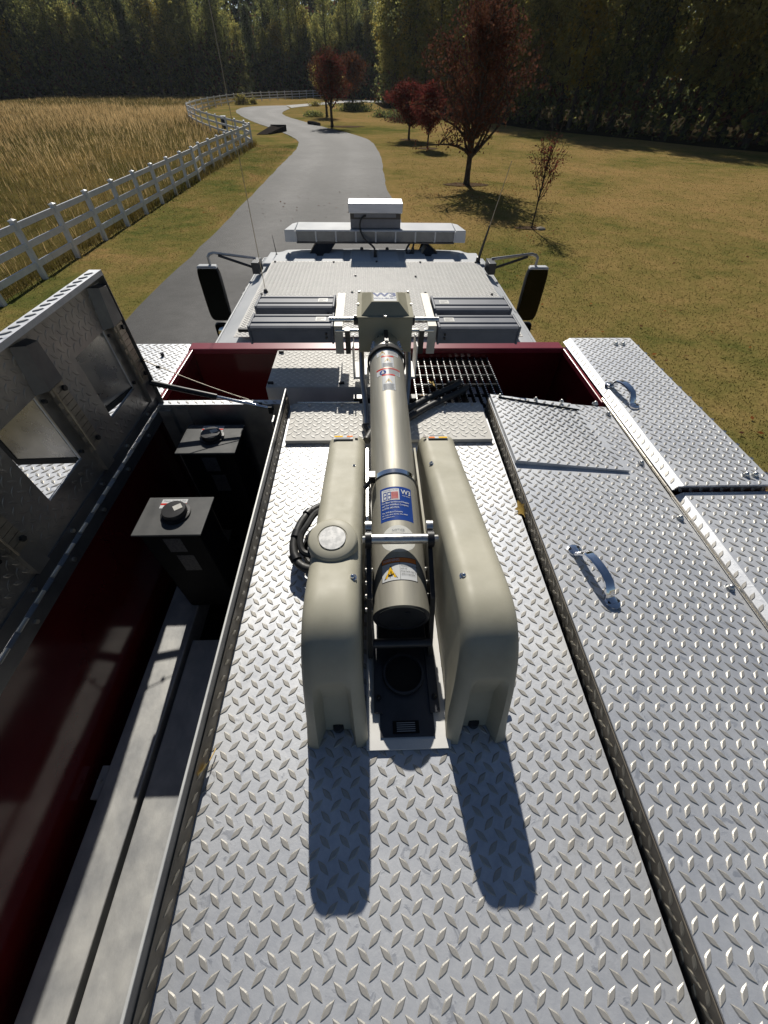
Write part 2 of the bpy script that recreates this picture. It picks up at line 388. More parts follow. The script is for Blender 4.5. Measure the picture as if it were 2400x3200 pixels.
# ------------------------------------------------------------------ tread plate
PX_, PY_ = .0350, .0340
def lens(L, W):
    h, w = L/2, W/2
    return [(h, 0), (h*.52, w*.62), (h*.12, w), (-h*.12, w), (-h*.52, w*.62), (-h, 0), (-h*.52, -w*.62), (-h*.12, -w), (h*.12, -w), (h*.52, -w*.62)]
LO, LI = lens(.0290, .0098), lens(.0225, .0062)
def lugs(mb, O, U, V, w, h, mi=1, inside=None, lift=.0017, m=.008, pu=PX_, pv=PY_, off=(0, 0), scale=1., jit=None):
    """raised lozenges of tread plate over the parallelogram O + u*U + v*V (U, V unit), sizes w, h"""
    O = Vector(O); U = Vector(U).normalized(); V = Vector(V).normalized(); Nn = U.cross(V).normalized()
    for k in (0, 1):
        sgn = 1 if k == 0 else -1
        ca, sa = math.cos(R(45)), math.sin(R(45))*sgn
        j0 = -1
        for j in range(j0, int(h/pv)+2):
            v = (j+.5*k)*pv + off[1]
            for i in range(-1, int(w/pu)+2):
                u = (i+.5*k)*pu + off[0]
                if not (m < u < w-m and m < v < h-m): continue
                if inside and not inside(u, v): continue
                vs = []
                for pts, z in ((LO, 0.0002), (LI, lift*scale)):
                    for x, y in pts:
                        x *= scale; y *= scale
                        vs.append(O+U*(u+x*ca-y*sa)+V*(v+x*sa+y*ca)+Nn*z)
                n = 10
                mb.add(vs, [(a, (a+1) % n, (a+1) % n+n, a+n) for a in range(n)], mi, False)
                mb.add(vs[n:], [tuple(range(n))], mi)
def slab(mb, O, U, V, w, h, t, mi=0):
    O = Vector(O); U = Vector(U).normalized()*w; V = Vector(V).normalized()*h; N = U.cross(V).normalized()*t
    top = [O, O+U, O+U+V, O+V]
    mb.hexa([p-N for p in top], top, mi)

X3, Y3, Z3 = Vector((1,0,0)), Vector((0,1,0)), Vector((0,0,1))
YB = -.75           # how far the truck top runs back behind the camera
G = -3.10           # ground level

# ================================================================== SETTING
def sheet(name, pts, z, mat, kind='structure', t=.0):
    mb = MB(); n = len(pts)
    mb.add([(x, y, z) for x, y in pts], [tuple(range(n))], 0)
    o = mb.build(name, mat); o['kind'] = kind
    return o
def strip(name, Lp, Rp, z, mat, kind='structure'):
    """ribbon between two polylines resampled to the same count"""
    def res(P, n):
        P = [Vector((x, y, 0)) for x, y in P]
        # Catmull-Rom through the points
        out = []
        for i in range(len(P)-1):
            p0, p1, p2, p3 = P[max(i-1,0)], P[i], P[i+1], P[min(i+2,len(P)-1)]
            for k in range(8):
                t = k/8
                out.append(.5*((2*p1)+(p2-p0)*t+(2*p0-5*p1+4*p2-p3)*t*t+(3*p1-p0-3*p2+p3)*t**3))
        out.append(P[-1])
        d = [0]
        for i in range(1, len(out)): d.append(d[-1]+(out[i]-out[i-1]).length)
        q = []
        for k in range(n):
            s = d[-1]*k/(n-1); i = max(j for j in range(len(d)) if d[j] <= s+1e-9); i = min(i, len(out)-2)
            f = (s-d[i])/max(d[i+1]-d[i], 1e-9); q.append(out[i].lerp(out[i+1], f))
        return q
    n = 120; a, b = res(Lp, n), res(Rp, n)
    mb = MB(); us = [0, .08, .16, .24, .32, .4, .5, .6, .68, .76, .84, .92, 1]
    jl = [random.uniform(-.05, .05) for _ in range(n)]; jr = [random.uniform(-.05, .05) for _ in range(n)]
    V = []
    for k in range(n):
        for u in us:
            p = a[k].lerp(b[k], u); p.x += (jl[k] if u == 0 else 0)+(jr[k] if u == 1 else 0); V.append((p.x, p.y, z))
    m = len(us)
    mb.add(V, [(j*m+i, j*m+i+1, (j+1)*m+i+1, (j+1)*m+i) for j in range(n-1) for i in range(m-1)])
    # short skirts so the slab has an edge
    for side in (0, m-1):
        W = []
        for k in range(n): q = V[k*m+side]; W += [q, (q[0], q[1], G-.02)]
        mb.add(W, [(2*k, 2*k+1, 2*k+3, 2*k+2) for k in range(n-1)])
    o = mb.build(name, mat); o['kind'] = kind
    at = o.data.attributes.new('track', 'FLOAT', 'POINT')
    w = [0, .1, .5, 1, 1, .3, .1, .3, 1, 1, .5, .1, 0]
    at.data.foreach_set('value', [w[i % m] if i < n*m else 0 for i in range(len(o.data.vertices))])
    return o
mb = MB(); mb.grid(lambda u, v: (u, v, G), [-700+1400*i/28 for i in range(29)], [-300+1300*i/26 for i in range(27)])
mb.build('ground', 'lawn', kind='structure')
meadow = [(-10.0, -12), (-10.0, 12), (-10.1, 44), (-11.5, 50), (-15.5, 56), (-20.8, 67), (-25.4, 80), (-26.2, 92), (-27, 108), (-26, 127), (-48, 142), (-62, 140), (-70, 128), (-66, 104), (-62, 92), (-62, 60), (-60, -12)]
sheet('meadow_ground', meadow, G+.004, 'meadow_soil')
sheet('grass_verge', [(-9.9, -12), (-5.9, -12), (-5.6, 15), (-5.6, 43), (-6.2, 49), (-9.0, 56), (-13.6, 67), (-17.7, 78), (-20.9, 89), (-21.8, 99), (-25.8, 100), (-25.6, 90), (-24.8, 80), (-20.2, 67), (-15, 56), (-11.2, 50), (-9.6, 44), (-9.5, 12)], G+.008, 'verge')
roadL = [(-6.0, -14), (-5.96, 0), (-5.9, 9.9), (-5.75, 20.4), (-5.76, 34.7), (-5.75, 43), (-6.5, 49), (-9.13, 56.6), (-13.86, 67.7), (-17.94, 78.7), (-20.9, 89.1), (-21.6, 99), (-19.5, 104.5), (-15.5, 107.5)]
roadR = [(1.5, -14), (1.5, 0), (1.5, 10), (1.35, 20.3), (1.0, 26), (.95, 33), (.85, 42), (0.0, 50), (-2.1, 56.2), (-5.0, 62.4), (-9.0, 72.1), (-11.9, 80), (-13.3, 87.7), (-13.4, 97)]
strip('road', roadL, roadR, G+.03, 'asphalt')
strip('gravel_road', [(-15.5, 107.5), (-12.2, 114.6), (-10, 119.4), (-6.4, 130), (-2.8, 134), (4, 135.8), (12, 136.6), (40, 138)],
      [(-13.4, 99), (-12, 104), (-9.3, 110.5), (-5.9, 119.3), (-2.6, 123.3), (3.8, 127), (11.3, 129.4), (40, 131)], G+.045, 'pale_gravel')
ff = [(-75, 88), (-70, 131), (-60, 143), (-48, 145), (-40, 150), (-20, 158), (0, 140), (3, 104), (8.5, 95), (14, 79.5), (19.2, 63.8), (23, 58.7), (27.6, 52.8), (31, 47.5), (34.5, 43.9), (60, 20), (300, 20), (300, 420), (-300, 420), (-300, 88)]
sheet('forest_floor', ff, G+.012, 'forest_floor')

# ---- white vinyl fence
def make_fence():
    pts = []
    y = -3.0
    while y < 44.4: pts.append((-9.3-.004*y if y < 30 else -9.62+.008*(y-30)*1.0, y)); y += 1.96
    back = [(-10.4, 46.3), (-11.6, 48.2), (-13.0, 50.6), (-14.6, 53.4), (-16.2, 56.4), (-17.9, 59.8), (-19.5, 63.2), (-21.1, 66.8), (-22.6, 70.6), (-23.8, 74.6), (-24.7, 79), (-25.3, 83.5), (-25.7, 88), (-25.95, 92.6), (-26.1, 97.2), (-26.3, 102), (-26.35, 107), (-26.1, 112), (-25.4, 117), (-24.4, 121.5), (-23.2, 125), (-21.9, 128), (-20.6, 131), (-19.3, 134), (-18.0, 137), (-16.6, 140), (-15.2, 143), (-13.8, 146), (-12.2, 149), (-10.5, 152)]
    pts += back
    t = thing('ranch_fence', 'long white vinyl three-rail fence curving between the golden meadow and the driveway', 'fence', (pts[0][0], pts[0][1], G))
    for k in (0, 1, 2):
        z = G+[.30, .74, 1.17][k]
        mb = MB()
        for (x0, y0), (x1, y1) in zip(pts[:-1], pts[1:]):
            d = Vector((x1-x0, y1-y0, 0)); n = Vector((-d.y, d.x, 0)).normalized()*.022
            a, b = Vector((x0, y0, z)), Vector((x1, y1, z))
            dz = Vector((0, 0, .14+random.uniform(-.004, .004)))
            mb.hexa([a-n, b-n, b+n, a+n], [a-n+dz, b-n+dz, b+n+dz, a+n+dz])
        mb.build('rail', 'vinyl', t)
    for i, (x, y) in enumerate(pts):
        j = min(i, len(pts)-2); an = math.atan2(pts[j+1][1]-pts[j][1], pts[j+1][0]-pts[j][0])
        M = Matrix.Translation((x, y, G)) @ Matrix.Rotation(an+random.uniform(-.03, .03), 4, 'Z')
        mb = MB(); mb.box(-.064, .064, -.064, .064, 0, 1.36, M=M)
        mb.box(-.078, .078, -.078, .078, 1.361, 1.385, M=M)
        q = [M @ Vector(p) for p in ((-.07,-.07,1.385),(.07,-.07,1.385),(.07,.07,1.385),(-.07,.07,1.385),(0,0,1.42))]
        mb.add(q, [(0,1,4),(1,2,4),(2,3,4),(3,0,4)])
        mb.build('post', 'vinyl', t)
make_fence()

# ---- grass as uncountable cover
def blades(name, n, sampler, hmin, hmax, w, mats, lean=.35, probs=None, per=3):
    P = sampler(n); n = len(P)
    V = []
    ang = rng.uniform(0, 2*np.pi, n); h = rng.uniform(hmin, hmax, n)
    d = np.sqrt((P[:, 0])**2+P[:, 1]**2)
    ww = w(d) if callable(w) else np.full(n, w)
    dx, dy = np.cos(ang)*ww/2, np.sin(ang)*ww/2
    la = rng.uniform(0, 2*np.pi, n); ll = rng.uniform(0, lean, n)*h
    z = np.full(n, G)
    a = np.stack([P[:, 0]-dx, P[:, 1]-dy, z], 1); b = np.stack([P[:, 0]+dx, P[:, 1]+dy, z], 1)
    c = np.stack([P[:, 0]+np.cos(la)*ll, P[:, 1]+np.sin(la)*ll, z+h], 1)
    verts = np.stack([a, b, c], 1)
    mi = rng.choice(len(mats), n, p=probs)
    o = obj_np(name, mesh_np(name, verts, 3, mats, mi)); o['kind'] = 'stuff'
    return o
def poly_in(poly, X, Y):
    c = np.zeros(len(X), bool); j = len(poly)-1
    for i in range(len(poly)):
        xi, yi = poly[i]; xj, yj = poly[j]
        c ^= ((yi > Y) != (yj > Y)) & (X < (xj-xi)*(Y-yi)/(yj-yi+1e-12)+xi); j = i
    return c
def meadow_s(n):
    # denser near the camera
    d = 9+rng.random(n)**1.3*140; a = rng.uniform(R(92), R(165), n)
    X, Y = d*np.cos(a), d*np.sin(a)
    k = poly_in(meadow, X, Y); return np.stack([X[k], Y[k]], 1)
def field(X, Y):
    return np.sin(X*.13+1.3*np.sin(Y*.05))+np.sin(Y*.11+X*.04)+.5*np.sin(X*.37+Y*.29)
def gold_s(n):
    P = meadow_s(n); X, Y = P[:, 0], P[:, 1]
    dd = np.minimum(1, np.maximum(0, (Y-27+.25*(X+13))/22))
    edge = (X < -12.5-.03*Y) & (Y > 24-.2*X*0)
    k = edge & (rng.random(len(X)) < dd*np.clip(.55+.3*field(X, Y), .1, 1)) & (Y < 92+3*np.sin(X*.4))
    return P[k]
wid = lambda d: .006+d*.0009
blades('meadow_grass', 110000, meadow_s, .18, .50, wid, ['weed', 'lawn_blade', 'straw'], probs=[.62, .22, .16])
blades('golden_grass', 230000, gold_s, .30, .80, wid, ['straw', 'weed'], probs=[.86, .14])
def verge_s(n):
    d = 9+rng.random(n)*45; X = -9.72+rng.normal(0, .22, n); Y = rng.uniform(2, 45, n)
    return np.stack([X, Y], 1)
blades('fence_weeds', 9000, verge_s, .12, .5, wid, ['weed', 'lawn_blade'], probs=[.5, .5])
def lawn_s(n):
    d = 2.2+rng.random(n)**2.0*62; a = rng.uniform(R(20), R(92), n)
    X, Y = d*np.cos(a)+1.4, d*np.sin(a)
    k = (X > 1.62+rng.random(n)*.25) & (rng.random(n) < np.clip(1.3-d/50, 0, 1)); return np.stack([X[k], Y[k]], 1)
def lawn_l(n):
    X = rng.uniform(-9.4, -6.0, n); Y = 4+rng.random(n)**1.8*41
    return np.stack([X, Y], 1)
blades('lawn_grass', 170000, lawn_s, .010, .032, lambda d: .005+d*.0010, ['lawn'], lean=.9)
blades('verge_grass', 50000, lawn_l, .010, .032, lambda d: .005+d*.0010, ['verge'], lean=.9)

# ---- trees
def rot_to(d):
    return Vector((0,0,1)).rotation_difference(Vector(d)).to_matrix()
def branch_path(p0, d0, L, n, bend, up=.15):
    p = Vector(p0); d = Vector(d0).normalized(); out = [p.copy()]
    for i in range(n):
        d = (d+Vector((random.uniform(-bend, bend), random.uniform(-bend, bend), random.uniform(-bend, bend)+up))).normalized()
        p = p+d*L/n; out.append(p.copy())
    return out
def leaf_cloud(cent, spread, per, size, flat=.0):
    """cent (M,3) cluster centres -> quads"""
    M = len(cent); n = M*per
    C0 = np.repeat(cent, per, 0)+rng.normal(0, 1, (n, 3))*np.array(spread)
    nrm = rng.normal(0, 1, (n, 3)); nrm[:, 2] += flat; nrm /= np.linalg.norm(nrm, axis=1)[:, None]
    t = np.cross(nrm, rng.normal(0, 1, (n, 3))); t /= np.linalg.norm(t, axis=1)[:, None]
    b = np.cross(nrm, t); s = size*rng.uniform(.55, 1.3, n)[:, None]
    t = t*s; b = b*s*.62
    return np.stack([C0-t, C0-b*.9, C0+t, C0+b], 1)
def build_tree(name, label, cat, loc, H, trunk_r, crown, mats, limbs, leaves_per, leaf, spread, fork=.28, group=None, drop=0, tilt=.55, bend=.16, sub=5, inner=.35, thin=0, probs=None, keep=None):
    """crown: function(t in 0..1 height fraction) -> radius"""
    t = thing(name, label, cat, loc, group)
    mb = MB(); L0 = H*fork
    tr = branch_path((0,0,-.1), (0,0,1), L0+.1, 4, .04, .3)
    tip = tr[-1]
    rs = [trunk_r*1.5, trunk_r*1.08, trunk_r*.98, trunk_r*.93, trunk_r*.9]
    mb.tube(tr, rs, 9)
    cl = []
    leader = branch_path(tip, (0,0,1), H*.92-L0, 8, .09, .2)
    mb.tube([tip-Vector((0,0,.05))]+leader[1:], [trunk_r*.85*(1-i/9)+.012 for i in range(len(leader))], 7)
    for k in range(limbs):
        f = (k+random.random())/limbs; hz = L0*.9+(H*.86-L0)*f*.9
        ti = min(len(leader)-1, int(max(0, (hz-L0)/(H*.92-L0))*8)) if hz > L0 else 0
        s = leader[ti] if hz > L0 else Vector((tip.x, tip.y, hz))
        a = k*2.4+random.uniform(-.4, .4)
        tt = min(1, (hz+H*.14)/H); rad = crown(tt)
        el = tilt+.4*f
        d = Vector((math.cos(a)*math.cos(el), math.sin(a)*math.cos(el), math.sin(el)))
        Lb = rad/max(.25, math.cos(el))*random.uniform(.75, 1.05)
        br = branch_path(s, d, Lb, 6, bend, .06)
        r0 = trunk_r*(.55-.3*f)
        mb.tube(br, [max(.008, r0*(1-i/6.5)) for i in range(7)], 6)
        for j in range(1, 7):
            if j >= 2 or inner > .3:
                cl.append(tuple(br[j]))
        for j in range(sub):
            q = br[random.randint(2, 5)]
            d2 = Vector((random.uniform(-1, 1), random.uniform(-1, 1), random.uniform(-.1, 1)))
            sb = branch_path(q, d2, Lb*random.uniform(.25, .5), 3, .2, .05)
            mb.tube(sb, [max(.006, r0*.35*(1-i/4)) for i in range(4)], 4)
            cl += [tuple(p) for p in sb[1:]]
    for p in leader[3:]: cl.append(tuple(p))
    cl = np.array(cl); rr = np.hypot(cl[:, 0], cl[:, 1]); cr = np.array([crown(min(1, max(0, z/H))) for z in cl[:, 2]])
    cl = cl[(rr < cr*1.7+.15) & (cl[:, 2] < H*1.02)]
    if keep is not None: cl = cl[keep(cl)]
    Q = leaf_cloud(cl, spread, leaves_per, leaf)
    tb = mb.build('trunk', 'bark', None); tb.parent = t
    mi = rng.choice(len(mats), len(cl), p=probs); mi = np.repeat(mi, leaves_per)
    cme = mesh_np('crown', Q, 4, mats, mi); obj_np('crown', cme, t)
    return t
def ell(r, lo, hi, p=.6, top=.25):
    def f(t):
        if t < lo or t > hi: return .15*r
        u = (t-lo)/(hi-lo); return r*(math.sin(math.pi*min(1, u**p))**.7*(1-top*u)+.08)
    return f
random.seed(21)
build_tree('maple_tree', 'tall dark red maple standing in a mulch ring at the centre of the lawn', 'tree', (5.5, 27.9, G), 6.3, .15,
           ell(2.75, .10, 1.04, .55, .28), ['leaf_red_dark', 'leaf_rust'], 44, 10, .066, (.16, .16, .15), fork=.19, tilt=.72, bend=.30, sub=7, probs=[.62, .38])
random.seed(5)
build_tree('sapling_tree', 'thin nearly bare sapling with a few red leaves right of the tall dark red maple', 'tree', (6.53, 18.6, G), 2.65, .028,
           ell(.62, .3, 1.0, .7, .1), ['leaf_red_dark', 'leaf_red', 'leaf_rust'], 15, 3, .040, (.06, .06, .06), fork=.34, tilt=.95, sub=4, probs=[.3, .3, .4])
random.seed(8)
build_tree('small_red_tree', 'low spreading crimson tree left of the narrow bright red one', 'tree', (3.9, 50.6, G), 3.5, .10,
           ell(2.5, .25, 1.0, .6, .2), ['leaf_red', 'leaf_red_dark'], 26, 24, .085, (.2, .2, .15), fork=.25, tilt=.5, sub=6, probs=[.55, .45])
random.seed(9)
build_tree('small_red_tree', 'narrow bright red tree nearest the left side of the tall dark red maple', 'tree', (5.0, 44.2, G), 3.5, .07,
           ell(1.25, .25, 1.0, .6, .2), ['leaf_red', 'leaf_red_dark'], 22, 22, .075, (.15, .15, .15), fork=.27, tilt=.8, sub=5, probs=[.8, .2])
random.seed(10)
build_tree('maple_tree', 'thinning reddish maple beside the driveway bend, the nearest of its row', 'tree', (-4.1, 63.2, G), 5.6, .15,
           ell(2.3, .28, 1.0, .6, .15), ['leaf_rust', 'leaf_red_dark', 'leaf_red'], 26, 14, .085, (.22, .22, .2), fork=.27, tilt=.8, sub=6, probs=[.5, .3, .2])
random.seed(12)
build_tree('maple_tree', 'thinning greenish maple standing directly behind the reddish maple at the driveway bend', 'tree', (-5.8, 79.5, G), 5.4, .16,
           ell(2.5, .28, 1.0, .6, .15), ['leaf_rust', 'leaf_olive'], 24, 12, .10, (.25, .25, .2), fork=.27, tilt=.8, sub=5, probs=[.6, .4])
random.seed(13)
build_tree('maple_tree', 'brownish red maple in a shrubby bed beside the pale gravel road', 'tree', (-2.5, 98, G), 6.2, .17,
           ell(2.6, .28, 1.0, .6, .15), ['leaf_rust', 'leaf_red_dark', 'leaf_orange'], 24, 12, .12, (.28, .28, .25), fork=.28, tilt=.8, sub=5, probs=[.6, .2, .2])

def ring(cx, cy, rx, ry, mat, label, kind='structure'):
    n = 22; P = [(cx+rx*math.cos(2*math.pi*i/n)*random.uniform(.8, 1.1), cy+ry*math.sin(2*math.pi*i/n)*random.uniform(.8, 1.1)) for i in range(n)]
    sheet('mulch_bed', P, G+.02+random.uniform(0, .003), mat)
ring(5.5, 27.9, 1.3, .6, 'mulch', ''); ring(6.45, 18.65, .6, .28, 'mulch', ''); ring(5.0, 44.0, .9, .7, 'mulch', ''); ring(3.9, 50.5, .9, .7, 'mulch', ''); ring(-2.6, 63.6, 2.2, 1.2, 'mulch', '')
# stone at the sapling
mb = MB(); mb.lathe([(.001, .07), (.10, .065), (.17, .04), (.2, .0), (.17, -.05)], (6.85, 18.5, G), n=9); random.seed(3)
mb.v = [(x+random.uniform(-.03, .03), y+random.uniform(-.02, .02), z+random.uniform(-.02, .02)) for x, y, z in mb.v]
tag(mb.build('rock', 'pale_stone'), 'pale flat rock lying at the foot of the bare sapling', 'rock')

# ---- fallen leaves lying on the lawn and the road edge
def litter(n):
    c = []
    for cx, cy, rr, k in ((5.5, 26.5, 3.2, 420), (6.5, 18, 1.2, 30), (4.4, 46, 3, 160), (-3.5, 62, 3.5, 160), (6, 14, 9, 160), (-7.5, 20, 2.2, 60), (-2, 22, 3.5, 50)):
        a = rng.uniform(0, 6.28, k); r = rr*np.sqrt(rng.random(k)); c.append(np.stack([cx+r*np.cos(a), cy+r*np.sin(a), np.full(k, G+.045)], 1))
    return np.concatenate(c)
LC = litter(0); LC = LC[~((LC[:, 0] < 1.7) & (LC[:, 1] < 6))]
LQ = leaf_cloud(LC, (.02, .02, .004), 1, .05, flat=6)
o = obj_np('leaf_litter', mesh_np('leaf_litter', LQ, 4, ['leaf_rust', 'leaf_red_dark', 'leaf_orange'], rng.integers(0, 3, len(LQ)))); o['kind'] = 'stuff'

# ---- shrubs
def shrub(x, y, r, h, mats, label, n=60, per=16, leaf=.09, name='shrub'):
    c = rng.normal(0, 1, (n, 3)); c /= np.linalg.norm(c, axis=1)[:, None]; c *= rng.uniform(.3, 1, n)[:, None]
    c = np.stack([c[:, 0]*r, c[:, 1]*r*.7, np.abs(c[:, 2])*h+.05], 1)
    Q = leaf_cloud(c, (r*.12, r*.12, h*.14), per, leaf)
    o = obj_np(name, mesh_np(name, Q, 4, mats, rng.integers(0, len(mats), len(Q))), None, (x, y, G))
    return tag(o, label, 'shrub')
shrub(-1.9, 93, 3.6, 1.1, ['leaf_dark', 'leaf_green'], 'dark green low shrub around the trunk of the farthest maple', 120, 16, .14)
shrub(-7.6, 79, 1.9, .5, ['leaf_green', 'leaf_dark'], 'flat green groundcover shrub left of the paired maple trunks', 70, 14, .1)
shrub(-24.0, 108, 1.6, 1.4, ['leaf_olive', 'weed'], 'scruffy grey-green bush against the far fence curve, larger one', 70, 14, .14)
shrub(-22.3, 110, 1.1, 1.0, ['leaf_olive', 'weed'], 'small scruffy grey-green bush right of the larger bush at the far fence', 50, 14, .12)
shrub(5.6, 72, 3.6, 1.0, ['leaf_dark', 'leaf_red_dark'], 'dark rounded shrub bed behind the low crimson tree', 120, 16, .14)
shrub(2.8, 80, 2.2, .8, ['leaf_dark', 'leaf_green'], 'small dark shrub left of the shrub bed behind the crimson tree', 80, 16, .13)
shrub(-9.9, 106.5, 1.6, .7, ['weed', 'leaf_olive'], 'ragged brown weeds beside the gravel junction', 60, 12, .1)

# ---- culvert headwall, barrel, log, stakes
t = thing('culvert_headwall', 'dark weathered timber culvert headwall slanting down to the white fence', 'headwall', (-10, 56, G))
mb = MB(); mb.hexa([(-10.9, 53.2, G-.1), (-9.9, 53.4, G-.1), (-8.9, 56.4, G-.1), (-10.0, 57.0, G-.1)], [(-10.9, 53.2, G+.06), (-9.9, 53.4, G+.06), (-9.0, 56.4, G+.34), (-10.0, 57.0, G+.46)])
mb.build('sloping_slab', 'old_wood', t, bevel=.03)
mb = MB(); mb.hexa([(-9.8, 53.6, G), (-9.65, 53.6, G), (-8.6, 56.6, G), (-8.8, 56.6, G)], [(-9.8, 53.6, G+.12), (-9.65, 53.6, G+.12), (-8.6, 56.6, G+.42), (-8.8, 56.6, G+.42)]); mb.build('side_timber', 'old_wood', t, bevel=.02)
mb = MB(); mb.box(-10.1, -8.5, 57.0, 57.2, G, G+.5); mb.build('end_timber', 'old_wood', t, bevel=.02)
t = thing('barrel', 'black barrel with a white lid standing behind the curved fence', 'barrel', (-15.6, 60.0, G))
mb = MB(); mb.lathe([(.28, 0), (.31, .05), (.31, .4), (.325, .42), (.31, .44), (.31, .82), (.29, .86)], (-15.6, 60, G), n=20); mb.build('drum', 'black_plastic', t)
mb = MB(); mb.lathe([(.32, .86), (.33, .9), (.3, .94), (.001, .95)], (-15.6, 60, G), n=20); mb.build('lid', 'vinyl', t)
t = thing('log', 'short cut log lying at the driveway edge by the reddish maple', 'log', (-6.2, 64.8, G))
mb = MB(); mb.tube([(-7.1, 66.0, G+.16), (-6.4, 65.2, G+.17), (-5.6, 64.0, G+.13)], [.17, .18, .15], 10); mb.build('trunk_section', 'bark', t)
for i, x in enumerate((-.25, .75, 1.9)):
    mb = MB(); mb.box(x-.05, x+.05, 121.9, 122.0, G, G+.85+.05*i); mb.box(x-.06, x+.06, 121.89, 122.01, G+.6, G+.72, 1)
    tag(mb.build('stake', ['old_wood', 'st_orange']), ['short wooden stake with an orange band on the gravel road, leftmost of three', 'short wooden stake with an orange band, middle of three by the gravel road', 'short wooden stake with an orange band, rightmost of three by the gravel road'][i], 'stake', 'marker stakes by the gravel road')

# ---- forest
def proto_mesh(seed, H, rad, kind):
    random.seed(seed)
    mb = MB(); tr = branch_path((0,0,-.3), (0,0,1), H*.95, 9, .035, .35)
    rt = .16+H*.006
    mb.tube(tr, [rt*(1.25 if i == 0 else 1-.09*i)+.02 for i in range(10)], 7)
    cl = []
    n = 46 if kind != 'cedar' else 60
    for k in range(n):
        f = (k+random.random())/n
        if kind == 'tall': h = H*(.22+.76*f); r = rad*(math.sin(math.pi*(.12+.85*f))**.6)
        elif kind == 'cedar': h = H*(.04+.94*f); r = rad*(1-f)**.8+.25
        else: h = H*(.08+.9*f); r = rad*(math.sin(math.pi*(.18+.8*f))**.5)
        a = k*2.4+random.uniform(-.5, .5); i = min(8, int(f*.9*9)); s = Vector((tr[i].x, tr[i].y, h*.93))
        el = random.uniform(.1, .7) if kind != 'cedar' else random.uniform(-.1, .25)
        d = Vector((math.cos(a)*math.cos(el), math.sin(a)*math.cos(el), math.sin(el)))
        br = branch_path(s, d, r*random.uniform(.6, 1.1), 4, .15, .03)
        if k % 2 == 0: mb.tube(br, [.05, .04, .03, .02, .012], 4)
        cl += [tuple(p) for p in br[1:]]
        for _ in range(3):
            q = br[random.randint(1, 4)]; cl.append((q.x+random.uniform(-.8, .8), q.y+random.uniform(-.8, .8), q.z+random.uniform(-.6, .7)))
    cl = np.array(cl)
    Q = leaf_cloud(cl, (.42, .42, .36), 13, .19)
    return mb, Q, cl
PROT = []
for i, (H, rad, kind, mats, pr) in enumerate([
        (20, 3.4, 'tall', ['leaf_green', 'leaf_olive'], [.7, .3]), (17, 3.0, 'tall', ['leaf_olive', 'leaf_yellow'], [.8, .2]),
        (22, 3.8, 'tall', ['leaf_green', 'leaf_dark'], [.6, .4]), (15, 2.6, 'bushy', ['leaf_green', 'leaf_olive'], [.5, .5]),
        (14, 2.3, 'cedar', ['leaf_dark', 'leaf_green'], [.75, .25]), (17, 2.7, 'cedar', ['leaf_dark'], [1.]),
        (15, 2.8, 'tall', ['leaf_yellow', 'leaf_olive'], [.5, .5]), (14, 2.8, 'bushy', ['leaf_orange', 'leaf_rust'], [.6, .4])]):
    mb, Q, cl = proto_mesh(100+i, H, rad, kind)
    tm = bpy.data.meshes.new('trunk'); tm.from_pydata([tuple(p) for p in mb.v], [], mb.f); tm.materials.append(MATS['bark'])
    mi = np.repeat(rng.choice(len(mats), len(cl), p=pr), 13)
    PROT.append((tm, mesh_np('crown', Q, 4, mats, mi), H))
KIND = ['tall green hardwood', 'olive green hardwood', 'big dark green hardwood', 'bushy green tree', 'dark cedar', 'tall dark cedar', 'yellowing autumn tree', 'orange-red autumn tree']
NAMES = ['hardwood_tree']*4+['cedar_tree']*2+['autumn_tree']*2
def forest_tree(x, y, k, where, s=1.):
    tm, cm, H = PROT[k]
    t = thing(NAMES[k], KIND[k]+' standing in the wood '+where, 'tree', (x, y, G), 'trees of the wood '+where)
    t.rotation_euler = (random.uniform(-.03, .03), random.uniform(-.03, .03), random.uniform(0, 6.28)); t.scale = (s*random.uniform(.9, 1.15), s*random.uniform(.9, 1.15), s*random.uniform(.85, 1.15))
    obj_np('trunk', tm, t); obj_np('crown', cm, t)
def lerp_path(P, s):
    d = [0]
    for a, b in zip(P[:-1], P[1:]): d.append(d[-1]+math.dist(a, b))
    s = min(max(s, 0), d[-1]-1e-6)
    for i in range(len(d)-1):
        if d[i] <= s < d[i+1]:
            f = (s-d[i])/(d[i+1]-d[i]); return (P[i][0]*(1-f)+P[i+1][0]*f, P[i][1]*(1-f)+P[i+1][1]*f)
def plen(P): return sum(math.dist(a, b) for a, b in zip(P[:-1], P[1:]))
random.seed(77)
EL = [(-78, 96), (-73, 118), (-71, 131), (-61, 144), (-48, 146), (-38, 149), (-30, 154)]
EM = [(-30, 156), (-20, 160), (-8, 150), (2, 145), (12, 141)]
ER = [(2.5, 128), (4.5, 106), (9.5, 96), (15, 81), (20.5, 65), (24.5, 59.5), (28.5, 54), (32, 48.5), (37, 42.5), (44, 35), (52, 27)]
def rows(P, where, gaps, offs, outward, kinds, s0=1.):
    for r, (g, o) in enumerate(zip(gaps, offs)):
        L = plen(P); s = random.uniform(0, g)
        while s < L:
            x, y = lerp_path(P, s)
            x += outward[0]*o+random.uniform(-1.2, 1.2)*(1+.3*r); y += outward[1]*o+random.uniform(-1.2, 1.2)*(1+.3*r)
            forest_tree(x, y, random.choices(range(8), kinds)[0], where, s0*random.uniform(.85, 1.15)); s += g*random.uniform(.75, 1.25)
rows(EL, 'behind the golden meadow', (4.2, 5, 6), (2, 7, 13), (-.5, .85), [4, 3, 4, 3, 2, 2, .7, .35])
rows(EM, 'beyond the far end of the driveway', (3.6, 4.5, 6), (3, 8, 14), (0, 1), [3, 3, 3, 2, 2.5, 2.5, 1.6, 1.2])
